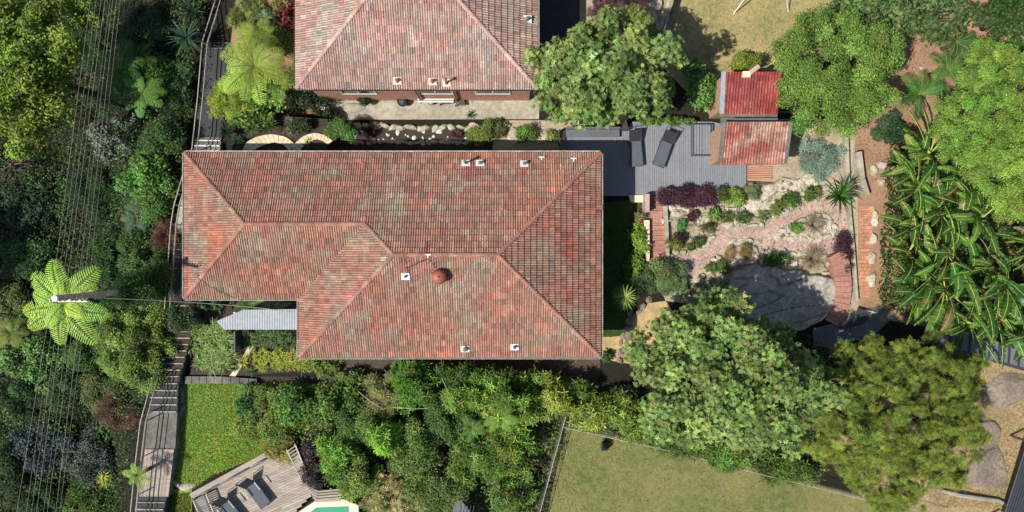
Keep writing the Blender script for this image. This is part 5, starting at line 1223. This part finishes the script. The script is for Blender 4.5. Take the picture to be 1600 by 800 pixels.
rockline([(1136, 350), (1160, 349), (1186, 352), (1206, 338), (1240, 322), (1274, 306)], 14, .4, M['sandstone'], 'sandstone edging rock above the upper pink path', 'sandstone rocks above the upper path')
rockline([(1212, 370), (1222, 358), (1246, 348), (1280, 334), (1298, 342), (1304, 356), (1300, 370), (1270, 374), (1240, 372), (1212, 371)], 13, .35, M['sandstone'], 'sandstone rock ringing the small island bed', 'sandstone rocks round the island bed')
rockline([(1188, 396), (1220, 394), (1256, 396), (1288, 402), (1298, 416), (1302, 430)], 13, .3, M['sandstone'], 'sandstone rock along the bed above the outcrop', 'sandstone rocks above the outcrop')
rockline([(1045, 322), (1080, 324), (1120, 326), (1160, 330), (1188, 330)], 17, .45, M['sandstone'], 'long pale wall rock below the purple hedge', 'wall rocks below the purple hedge', wr=.8)
rockline([(1096, 330), (1096, 346), (1092, 362), (1080, 376)], 14, .35, M['sandstone'], 'pale rock in the short rib between two planting beds', 'rocks between planting beds')
for i, (x, y, wx_, wy_, rt, l) in enumerate(((1062, 350, 34, 44, .2, 'large lichen grey rock slab beside the brick steps'), (1196, 306, 44, 26, .3, 'big cracked rock below the gravel court'), (1232, 290, 40, 22, .2, 'flat rock left of the silvery bush'), (1180, 326, 30, 20, 0, 'cracked rock between purple hedge and path'), (1262, 282, 34, 16, 0, 'pale rock directly below the silvery bush'), (1140, 336, 40, 18, 0, 'broad pale rock in the bed above the path'), (1286, 296, 26, 16, .3, 'rock at the foot of the spiky yucca'))):
    rock(x, y, wx_, wy_, .4, M['grey_rock'] if i in (0, 1) else M['sandstone'], l, rot=rt, sub=4, flat=.45, freq=2.2)
def outcrop(pp, nx_, ny_, hh, label, mat, name='rock_outcrop', lf=.06, sd_=0, cat='rock'):
    poly = [W(x, y) for x, y in pp]; c = sum(poly, Vector()) / len(poly); bm = bmesh.new()
    x0, x1, y0, y1 = min(p.x for p in poly), max(p.x for p in poly), min(p.y for p in poly), max(p.y for p in poly); g = {}
    def sd(x, y):
        best = 9; ins = False; j = len(poly) - 1
        for i in range(len(poly)):
            a, e = poly[j], poly[i]; d = e - a; t = max(0, min(1, ((x - a.x) * d.x + (y - a.y) * d.y) / (d.x ** 2 + d.y ** 2))); best = min(best, math.hypot(a.x + d.x * t - x, a.y + d.y * t - y))
            if (a.y > y) != (e.y > y) and x < (e.x - a.x) * (y - a.y) / (e.y - a.y) + a.x: ins = not ins
            j = i
        return best if ins else -best
    for j in range(ny_ + 1):
        for i in range(nx_ + 1):
            x, y = x0 - .3 + (x1 - x0 + .6) * i / nx_, y0 - .3 + (y1 - y0 + .6) * j / ny_; v = Vector((x, y, 0))
            d = sd(x, y) + .25 * mnoise.noise(v * 1.1); u = (x - c.x) * .35 - (y - c.y) * .95 + 1.2 * mnoise.noise(v * .45 + Vector((sd_, 0, 0))) + .35 * mnoise.noise(v * 1.7)
            led = (math.floor(u * 1.5) + smooth(.0, .16, (u * 1.5) % 1)) * -lf
            h = (hh + .28) * smooth(-.05, .22, d) + max(-hh * .6, min(hh * .6, led)) * smooth(0, .4, d) + .07 * mnoise.fractal(v * 2.2, 1, 2, 5) - .37
            if abs(mnoise.noise(Vector((v.x * .28 + v.y * .1, v.y * 1.15 - v.x * .3, 2.0 + sd_)))) < .035: h -= .1
            g[i, j] = bm.verts.new((x - c.x, y - c.y, h + .12))
    for j in range(ny_):
        for i in range(nx_): f = bm.faces.new((g[i, j], g[i + 1, j], g[i + 1, j + 1], g[i, j + 1])); f.smooth = False
    me = bpy.data.meshes.new('rock_outcrop'); bm.to_mesh(me); bm.free(); o = link(name, me, mat); o.location = (c.x, c.y, 0)
    tag(o, label, cat)
outcrop(((1140, 420), (1180, 410), (1240, 420), (1300, 432), (1306, 460), (1300, 486), (1284, 504), (1240, 520), (1180, 512), (1140, 480), (1128, 446)), 110, 80, .4, 'broad flat grey sandstone outcrop left of the curved brick steps', M['outcrop'])
TR = (
 (((1046, 322), (1108, 322), (1112, 344), (1104, 362), (1086, 384), (1064, 392), (1046, 398)), 'rocky planting terrace between the brick steps and the path bend', 3),
 (((1166, 300), (1184, 288), (1220, 276), (1262, 270), (1300, 280), (1302, 296), (1270, 306), (1238, 320), (1212, 338), (1190, 346), (1168, 338)), 'cracked pale rock terrace between the gravel court and the upper path', 5),
 (((1112, 322), (1166, 326), (1190, 334), (1188, 350), (1150, 350), (1122, 352), (1114, 340)), 'narrow rocky terrace directly below the purple hedge', 7),
 (((1212, 368), (1224, 356), (1250, 346), (1282, 334), (1300, 344), (1302, 362), (1280, 373), (1240, 374)), 'small stony island bed ringed by the garden paths', 9),
 (((1098, 432), (1122, 414), (1142, 392), (1158, 378), (1184, 382), (1192, 394), (1240, 398), (1290, 404), (1302, 430), (1240, 420), (1180, 412), (1140, 424), (1110, 450)), 'stony bed between the pink path and the flat outcrop', 11))
for pp, lb, sd_ in TR: outcrop(pp, 70, 50, .2, lb, M['sandstone'] if sd_ in (5, 9) else M['terrace'], 'rock_terrace', .05, sd_)
# plants of the rock garden
t_ = tussock
shrub(1000, 340, 8, 10, .5, 'lance', (120, 112, 70), 'small brownish shrub beside the top of the brick steps')
shrub(1001, 372, 15, 30, .7, 'broad', (128, 160, 40), 'bright lime green shrub left of the brick steps', alt=(100, 134, 36))
shrub(992, 420, 14, 26, .6, 'broad', (112, 140, 40), 'lime green ground shrub below the brighter one', alt=(84, 112, 36))
rockline([(1006, 385), (1000, 400), (996, 418)], 13, .35, M['sandstone'], 'pale rock between the lime green shrub and brick steps', 'rocks beside the lime green shrubs')
shrub(1040, 434, 38, 30, 1.2, 'tight', (106, 128, 74), 'rounded grey green bush at the foot of the brick steps', alt=(84, 106, 60), name='round_bush', cat='bush', lump=.06)
spiky(976, 464, 24, 0, 1.3, 90, .035, (136, 168, 66), 'bright green spiky grass tree beside the house shadow', 'grass_tree', alt=(176, 196, 104), altp=.4, droop=.3)
spiky(996, 446, 18, 0, .8, 60, .035, (54, 78, 40), 'darker spiky grass tree right of the bright one', 'grass_tree')
spiky(1311, 306, 32, 0, 1.5, 52, .1, (74, 122, 44), 'large dark green yucca rosette beside the upper path', alt=(44, 84, 36), altp=.35, droop=.12)
for x, y, rx, ry, h, kd, tn, l in (
 (1066, 352, 8, 11, .4, 'small', (84, 134, 54), 'bright green plant in the bed right of the brick steps'),
 (1084, 338, 8, 8, .4, 'lance', (92, 60, 58), 'small dark red plant beside the bright green one'),
 (1056, 384, 13, 13, .6, 'fine', (116, 116, 50), 'olive bush at the lower end of the brick steps'),
 (1064, 372, 8, 7, .5, 'lance', (70, 54, 52), 'dark maroon plant above the olive bush'),
 (1116, 336, 9, 9, .4, 'lance', (108, 136, 54), 'first green tuft in the bed under the hedge'),
 (1104, 356, 10, 8, .4, 'fine', (118, 116, 62), 'brownish green plant at the bend of the path'),
 (1136, 340, 9, 7, .4, 'lance', (98, 120, 62), 'second green tuft in the bed under the hedge'),
 (1162, 341, 10, 7, .4, 'lance', (92, 118, 58), 'third green tuft in the bed under the hedge'),
 (1144, 310, 17, 13, .7, 'small', (118, 142, 48), 'yellow green bush at the right end of the purple hedge'),
 (1128, 304, 12, 14, .8, 'small', (84, 92, 46), 'dull green bush touching the purple hedge'),
 (1178, 300, 12, 12, .5, 'fine', (116, 130, 84), 'greyish green tuft at the corner of the deck'),
 (1192, 338, 7, 6, .3, 'lance', (108, 126, 72), 'small pale tuft where the path splits'),
 (1216, 322, 11, 13, .6, 'lance', (112, 122, 54), 'olive tuft on the rocks above the upper path'),
 (1238, 312, 10, 11, .6, 'lance', (84, 118, 44), 'green tuft in the middle of the rocks above the upper path'),
 (1264, 304, 10, 11, .6, 'lance', (96, 118, 50), 'green tuft nearer the yucca above the upper path'),
 (1276, 300, 8, 9, .5, 'fine', (124, 124, 50), 'yellowish tuft beside the yucca'),
 (1244, 357, 11, 9, .35, 'small', (100, 140, 48), 'bright green plant in the island bed'),
 (1162, 394, 13, 12, .4, 'fine', (128, 112, 68), 'orange brown tuft below the pink path'),
 (1138, 398, 12, 9, .3, 'fine', (150, 122, 84), 'dry orange tuft left of the orange brown one'),
 (1120, 416, 18, 10, .4, 'small', (84, 112, 48), 'green plant in the bed at the edge of the shade'),
 (1212, 405, 17, 8, .5, 'lance', (92, 124, 50), 'green tufted plant at the top edge of the outcrop'),
 (1090, 378, 8, 7, .3, 'lance', (84, 104, 56), 'small grey green plant in the lower bed'),
 (1080, 386, 8, 6, .3, 'small', (74, 96, 44), 'small dark green plant near the path start')):
    shrub(x, y, rx, ry, h, kd, tn, l, 'small plants of the rock garden', name='garden_plant', cat='plant', zb=.2, dens=.9, lump=.25)
for x, y, r_, l in ((1268, 352, 20, 'dry fountain grass in the island bed'), (1266, 404, 24, 'dry fountain grass above the flat outcrop')):
    t_(x, y, r_, r_ * .7, .25, S(r_) * .95, (158, 142, 112), l, name='fountain_grass', cat='grass', alt=(112, 100, 72), wd=.012, clumps=1, n=420, spread=1.25)
t_(1098, 300, 6, 4, .3, .4, (60, 74, 40), 'dark grassy tips behind the purple hedge', wd=.03, clumps=2)
b = MB()
for k in range(6): b.beam(W(1166, 263 + k * 3.4, .08), W(1206, 262 + k * 3.4, .08), .09, .06)
tag(b.build('timber_step', M['orangebrick']), 'orange brown brick landing at the lower right corner of the deck', 'step')
b = MB(); b.slab([W(x, y, .16) for x, y in ((1164, 283), (1207, 285), (1206, 288), (1165, 286))], 0, .16); tag(b.build('timber_edge', BARK), 'thin dark timber edge below the brick landing', 'edging')
rr_ = random.Random(3)
for k in range(46):
    x, y = rr_.choice([(1052, 340), (1072, 364), (1100, 346), (1150, 330), (1180, 312), (1210, 296), (1236, 288), (1254, 292), (1280, 290), (1230, 362), (1290, 352), (1130, 404), (1180, 402), (1250, 412), (1288, 420)]); x += rr_.uniform(-16, 16); y += rr_.uniform(-9, 9)
    rock(x, y, rr_.uniform(5, 13), rr_.uniform(4, 10), rr_.uniform(.1, .25), M['sandstone'] if k % 3 else M['grey_rock'], 'weathered stone lying among the small plants of the rock garden', 'loose stones in the rock garden', rr_.uniform(0, 3), .18, 3, flat=.2)
rockline([(985, 490), (978, 510), (972, 530), (968, 552), (966, 570)], 13, .35, M['grey_rock'], 'grey rock of the curving row beside the house corner', 'grey rocks beside the house corner')
rockline([(1014, 470), (1004, 480), (994, 488), (988, 500), (984, 520), (978, 540), (974, 560)], 14, .32, M['grey_rock'], 'grey rock edging the ochre gravel path', 'grey rocks edging the ochre path')
shrub(948, 556, 8, 8, .6, 'broad', (64, 92, 40), 'dark little bush at the lower right corner of the roof')
# boundary walls on the right
b = MB(); b.beam(W(1320, 215, .2), W(1323, 300, .2), .22, .4); b.beam(W(1323, 300, .2), W(1332, 400, .2), .14, .4); b.beam(W(1332, 400, .2), W(1337, 470, .2), .14, .4); tag(b.build('boundary_wall', M['concrete']), 'low pale wall along the right side of the rock garden', 'wall')
b = MB(); b.beam(W(1339, 238, .3), W(1344, 280, .3), .3, .5); b.beam(W(1344, 280, .3), W(1352, 306, .3), .3, .5); tag(b.build('retaining_wall', M['concrete']), 'short bent concrete kerb on the brown mulch', 'wall')
OB = [(1342, 322, 1366, 322), (1342, 350, 1364, 350), (1341, 400, 1362, 400), (1340, 450, 1360, 450), (1340, 464, 1360, 464)]
tag(ribbon(OB, 34, M['orangebrick'], 'brick_path', z=.05, cross=3, tv=.14), kind='structure')
for x, y, w_, h_, l in ((1366, 340, 14, 26, 'first pale block beside the orange brick path'), (1364, 372, 13, 20, 'second pale block beside the orange brick path'), (1362, 404, 13, 22, 'third pale block beside the orange brick path'), (1361, 436, 13, 20, 'fourth pale block beside the orange brick path'), (1378, 258, 18, 12, 'pale pinkish rock at the edge of the banana grove'), (1366, 268, 14, 18, 'rounded rock beside the bent kerb'), (1376, 284, 14, 10, 'darker rock below the pinkish rock')):
    rock(x, y, w_, h_, .3, M['sandstone'], l, z0=.02, flat=.5)
rockline([(1318, 505), (1330, 496), (1346, 486), (1362, 486)], 12, .3, M['sandstone'], 'rock around the foot of the curved brick steps', 'rocks at the foot of the curved steps')

# ================================================================== FENCES AND ROOFS AT THE LOWER RIGHT
sheet('paved_court', [(1270, 514), (1300, 506), (1330, 488), (1375, 478), (1400, 492), (1370, 520), (1300, 545), (1272, 540)], .03, M['roofsheet'], .03)
t = thing('dark_steps', W(1338, 500, 0), 'short flight of dark metal edged steps below the curved brick steps', 'steps')
for k in range(4):
    z = .12 + .12 * (3 - k); b = MB(); P_ = [(1312 + k * 7, 514 - k * 1.5), (1326 + k * 6, 508 - k * 1), (1336 + k * 6, 497), (1342 + k * 6, 484)]
    for a, c_ in zip(P_[:-1], P_[1:]): b.beam(W(*a, z), W(*c_, z), .17, .06)
    b.build('tread', M['charcoal'], t)
def metalroof(pts, z0, z1, n, label, near):
    """a low sheet roof with dark raised ribs; pts: far left, far right, near right, near left"""
    a, b_, c_, d_ = [W(x, y, z) for (x, y), z in zip(pts, (z1, z1, z0, z0))]
    t = thing('lean_to_roof', ((a.x + c_.x) / 2, (a.y + c_.y) / 2, 0), label, 'roof'); m = MB()
    m.add([a, b_, c_, d_] + [v - Vector((0, 0, .06)) for v in (a, b_, c_, d_)], [(3, 2, 1, 0), (4, 5, 6, 7), (0, 1, 5, 4), (1, 2, 6, 5), (2, 3, 7, 6), (3, 0, 4, 7)]); m.build('sheet', M['roofsheet'], t)
    m = MB()
    for k in range(n): f = (k + .5) / n; u = Vector((0, 0, .04)); m.beam(a.lerp(b_, f) + u, d_.lerp(c_, f) + u, .1, .09)
    m.build('ribs', M['charcoal'], t); m = MB(); m.beam(d_ + Vector((0, 0, -.02)), c_ + Vector((0, 0, -.02)), .16, .12); m.build('gutter', M['charcoal'], t)
    for v in (a, b_, c_, d_): m = MB(); m.box((v.x * .997, v.y * .997, v.z / 2 - .04), (.09, .09, v.z - .08)); m.build('post', M['charcoal'], t)
metalroof([(1448, 498), (1660, 566), (1660, 594), (1444, 533)], 1.1, 1.5, 14, 'long low grey metal roof with dark ribs under the banana leaves', 0)
metalroof([(1606, 690), (1640, 700), (1600, 830), (1566, 816)], 1.0, 1.2, 9, 'grey ribbed roof cut by the lower right corner', 0)
for x, y, wx_, wy_, h_, l in ((1576, 612, 90, 54, .3, 'uppermost grey boulder below the ribbed metal roof'), (1542, 674, 54, 52, .3, 'smaller middle boulder right of the feathery tree'), (1534, 737, 84, 68, .32, 'lowest large boulder beside the ribbed roof corner')):
    rock(x, y, wx_, wy_, h_, M['grey_rock'], l, rot=.2, sub=5, rough=.2, flat=.3, freq=1.9)
b = MB(); b.tube([W(1470, 766, .1), W(1500, 774, .25), W(1560, 782, .15), W(1590, 796, .1)], [.1, .14, .12, .08], 8); tag(b.build('log', DEADWOOD), 'weathered log lying in dry grass below the lowest boulder', 'log')
# picket fence and swing on the back lawn
t = thing('picket_fence', W(1042, 40, 0), 'dark slatted picket fence at the left edge of the dry lawn', 'fence')
p, q = W(1060, -30, .9), W(1032, 68, .9); n = 46; b = MB()
for k in range(n + 1): c = p.lerp(q, k / n); b.box((c.x, c.y, .48), (.12, .05, .92), .28)
b.build('pickets', M['timber'], t)
for z in (.25, .75): b = MB(); b.beam((p.x + .06, p.y, z), (q.x + .06, q.y, z), .04, .08); b.build('rail', M['charcoal'], t)
for k in range(5): c = p.lerp(q, k / 4); b = MB(); b.box((c.x + .1, c.y, .5), (.1, .1, 1.0)); b.build('post', M['charcoal'], t)
b = MB(); b.slab([W(1021, 72, .3), W(1052, -30, .3), W(1058, -30, .3), W(1028, 72, .3)], 0, .3); tag(b.build('retaining_wall', M['concrete']), 'low grey concrete wall beside the picket fence', 'wall')
for i, (x, y, w_, h_) in enumerate(((1026, 8, 22, 24), (1020, 30, 20, 22), (1030, 44, 18, 20), (1016, 54, 16, 18), (1012, 14, 14, 20), (1036, 24, 14, 18))):
    rock(x, y, w_, h_, .35, M['sandstone'], 'pale sandstone boulder in the pile left of the picket fence', 'sandstone boulders by the picket fence', random.random() * 3, flat=.3)
t = thing('swing_frame', W(1190, -20, 0), 'white A-shaped swing frame at the top edge of the dry lawn', 'swing')
tl, tr_ = W(1178, -22, 2.0), W(1224, -32, 2.0); b = MB(); b.tube([tl, tr_], .04, 8); b.build('top_bar', M['white'], t)
for a, g_ in ((tl, (1146, 22)), (tl, (1196, -60)), (tr_, (1232, 18)), (tr_, (1250, -60))): b = MB(); b.tube([a, W(*g_, .0)], .035, 8); b.build('leg', M['white'], t)
rock(905, 60, 10, 60, .3, M['concrete'], 'narrow pale kerb between driveway and rock bed', flat=.6)

# ================================================================== BANANA GROVE
def banana(px, py, n, hgt, r, label, az0=0, bias=None, tint=(64, 108, 42)):
    g = W(px, py, 0); c = g.copy(); t = thing('banana_plant', g, label, 'banana plant', 'banana plants of the grove')
    b = MB()
    for k in range(3): a = k * 2.1; b.tube([(c.x + math.cos(a) * .18, c.y + math.sin(a) * .18, 0), (c.x + math.cos(a) * .1, c.y + math.sin(a) * .1, hgt * .58)], [.1, .05], 8)
    b.build('stem', FERNRIB, t, sm=True)
    for i in range(n):
        az = az0 + i * 6.2832 / n + rng.normal(0, .22)
        if bias is not None: az = bias + (((az - bias + math.pi) % 6.2832) - math.pi) * .55
        L = r * (.62 + .55 * rng.random()); el = R(rng.uniform(30, 72)); d = np.array([math.cos(az), math.sin(az), 0]); s = np.array([-math.sin(az), math.cos(az), 0]); up = np.array([0, 0, 1.0])
        m = 30; P = np.array([c.x, c.y, hgt * .6]) + d * .1; pts = [P.copy()]; dr = []; roll = rng.choice([-1, 1]) * rng.uniform(.1, 1.25)
        for k in range(m):
            tt_ = k / m; e = el - (el + R(15 + 20 * rng.random() * 0)) * max(0, tt_ - .15) ** 1.3; dd = d * math.cos(e) + up * math.sin(e); dr.append(dd); P = P + dd * L / m; pts.append(P.copy())
        Vs = []; Fs = []; Cs = []; base = tints(tint, 1, .08, .16, (98, 140, 48), .3)[0]; W0 = .56 * (.75 + .4 * rng.random())
        tear = 0
        for k in range(int(m * .28), m):
            t0, t1_ = (k / m - .28) / .72, ((k + 1) / m - .28) / .72
            w0, w1 = [W0 * (math.sin(min(1, max(0.02, q)) ** .7 * math.pi * .97) ** .6) * .52 for q in (t0, t1_)]
            dd = dr[k]; nn = np.cross(dd, s); nn /= np.linalg.norm(nn); nn = -nn if nn[2] < 0 else nn
            sr = s * math.cos(roll) + nn * math.sin(roll); nr = nn * math.cos(roll) - s * math.sin(roll)
            for sg in (-1, 1):
                dip = .35 + rng.normal(0, .12); g0 = 0 if rng.random() < .45 else .14
                a = pts[k] + (pts[k + 1] - pts[k]) * g0 * .3; e_ = pts[k + 1]
                o_ = sr * sg + nr * dip + dd * .25; o_ = o_ / np.linalg.norm(o_)
                v2 = pts[k + 1] - (pts[k + 1] - pts[k]) * g0 + o_ * w1 - nr * w1 * .18; v3 = pts[k] + (pts[k + 1] - pts[k]) * g0 + o_ * w0 - nr * w0 * .18
                q = len(Vs); Vs += [a, e_, v2, v3]; Fs += [(q, q + 1, q + 2, q + 3)]; cc = base * math.exp(rng.normal(0, .13)); cc = np.array(lin((150, 122, 74))) if t0 > .95 - .3 * (i % 7 == 0) and rng.random() < .5 else cc; Cs += [cc * 1.06, cc * 1.06, cc, cc]
        lf = fast_mesh('leaf', Vs, Fs, WAXY, t, np.clip(np.array(Cs), .002, .9))
        b = MB(); b.tube([tuple(p) for p in pts[::3]] + [tuple(pts[-1])], [.034] * 3 + [.016] * (len(pts[::3]) - 5) + [.011, .008, .005], 5); b.build('midrib', MIDRIB, lf)
BN = [(1425, 250, 8, 2.6, 2.3, 'banana plant at the upper left of the grove with a long blade over the mulch', 3.0),
 (1470, 285, 8, 2.8, 2.4, 'banana plant below the dense tree in the upper grove', 3.1),
 (1440, 330, 9, 2.6, 2.5, 'banana plant reaching over the top of the orange brick path', 3.1),
 (1500, 345, 9, 3.0, 2.4, 'banana plant in the upper middle of the grove', 2.9),
 (1452, 395, 9, 2.7, 2.5, 'banana plant reaching over the middle of the orange brick path', 3.2),
 (1560, 375, 8, 3.0, 2.4, 'banana plant right of the grove centre', 3.6),
 (1510, 415, 9, 3.0, 2.5, 'banana plant in the centre of the grove', 3.6),
 (1450, 450, 9, 2.6, 2.4, 'banana plant at the lower left of the grove', 3.5),
 (1590, 440, 8, 2.8, 2.4, 'banana plant at the right edge of the photo', 4.0),
 (1520, 475, 9, 2.7, 2.3, 'banana plant whose leaves hang over the ribbed metal roof', 4.3),
 (1570, 510, 8, 2.5, 2.1, 'lowest banana plant above the ribbed metal roof', 4.5),
 (1600, 330, 8, 2.8, 2.2, 'banana plant at the right edge under the dense tree', 3.8)]
BN += [(1410, 300, 8, 2.2, 2.2, 'low banana plant beside the bent concrete kerb', 3.2), (1480, 330, 8, 3.1, 2.4, 'tall banana plant between the upper middle ones', 3.3),
 (1535, 440, 8, 3.2, 2.4, 'tallest banana plant in the lower middle of the grove', 3.9), (1480, 430, 8, 2.9, 2.5, 'banana plant left of the grove centre', 3.3), (1425, 425, 8, 2.2, 2.3, 'low banana plant covering the pale blocks', 3.2),
 (1555, 320, 7, 2.6, 2.2, 'banana plant half under the lower rounded crown', 3.5), (1590, 385, 8, 2.8, 2.3, 'banana plant on the right edge above the lowest ones', 3.9), (1484, 498, 8, 2.2, 2.0, 'small banana plant at the left end of the ribbed metal roof', 4.2)]
BN += [(1408, 272, 7, 1.8, 2.2, 'low banana plant beside the pale pinkish rock', 3.1), (1404, 352, 7, 1.9, 2.1, 'low banana plant beside the upper pale blocks', 3.1), (1402, 396, 7, 1.9, 2.1, 'low banana plant beside the third pale block', 3.2), (1408, 452, 7, 1.9, 2.1, 'low banana plant at the bottom end of the orange brick path', 3.4)]
for i, (x, y, n, h_, r_, l, bi) in enumerate(BN): banana(x, y, n + 3, h_, r_ * 1.28, l, i * .7, bi)
tree('gum_tree', -420, 470, 110, 90, 8.0, 'broad', (90, 110, 50), 'tall bush tree beyond the left edge of the photo', thick=4, tr=.25, dens=.45)
rng = np.random.default_rng(5)
undergrowth('grove_floor', [(1386, 232), (1500, 226), (1640, 300), (1640, 560), (1500, 530), (1368, 474), (1374, 400), (1378, 330), (1380, 290)], 190, .1, 1.2, (44, 76, 32), (78, 112, 44), .35, 'dark leafy ground under the banana grove', z=.01, seed=4)
undergrowth('leaf_litter', [(1380, 40), (1520, 60), (1460, 200), (1350, 300), (1336, 180)], 30, .01, .06, (120, 92, 68), (170, 140, 110), .4, 'scattered dry leaves on the brown mulch', l=.09, wd=.05, z=.01)
undergrowth('shade_plants', [(1120, 492), (1180, 512), (1262, 522), (1300, 552), (1290, 700), (1200, 680), (1150, 560)], 120, .05, .9, (50, 78, 36), (76, 104, 48), .3, 'dark leafy ground cover in the shade right of the biggest sage tree', z=.01, seed=2)
undergrowth('bed_edge_plants', [(1046, 446), (1100, 436), (1140, 440), (1150, 480), (1120, 500), (1060, 476)], 90, .05, .6, (64, 92, 44), (96, 124, 60), .3, 'leafy ground cover between the rounded grey green bush and the outcrop', z=.01, seed=6)
undergrowth('court_litter', [(1165, 190), (1325, 190), (1325, 300), (1165, 260)], 26, .005, .05, (150, 134, 100), (104, 116, 62), .3, 'dry leaves and weeds over the gravel court', l=.08, wd=.04, z=.016)
undergrowth('bed_litter', [(1046, 326), (1190, 330), (1300, 300), (1330, 300), (1335, 380), (1295, 400), (1290, 430), (1190, 420), (1090, 440), (1046, 400)], 40, .12, .3, (132, 124, 84), (92, 112, 56), .4, 'low weeds and dry leaves between the garden rocks', l=.08, wd=.04, z=.012)
c = W(1573, 500, 2.0); t = thing('banana_flower', c, 'small orange flower head among the lower banana leaves', 'flower'); b = MB()
for k in range(5): a = 2.6 + k * .35; b.tube([c, c + Vector((math.cos(a) * .2, math.sin(a) * .2, .12)), c + Vector((math.cos(a) * .38, math.sin(a) * .38, .1))], [.04, .05, .004], 5)
mo, t5, b5, o5 = mat_new('orange_petal'); b5.inputs['Base Color'].default_value = (*lin((214, 120, 60)), 1); b.build('petals', mo, t)
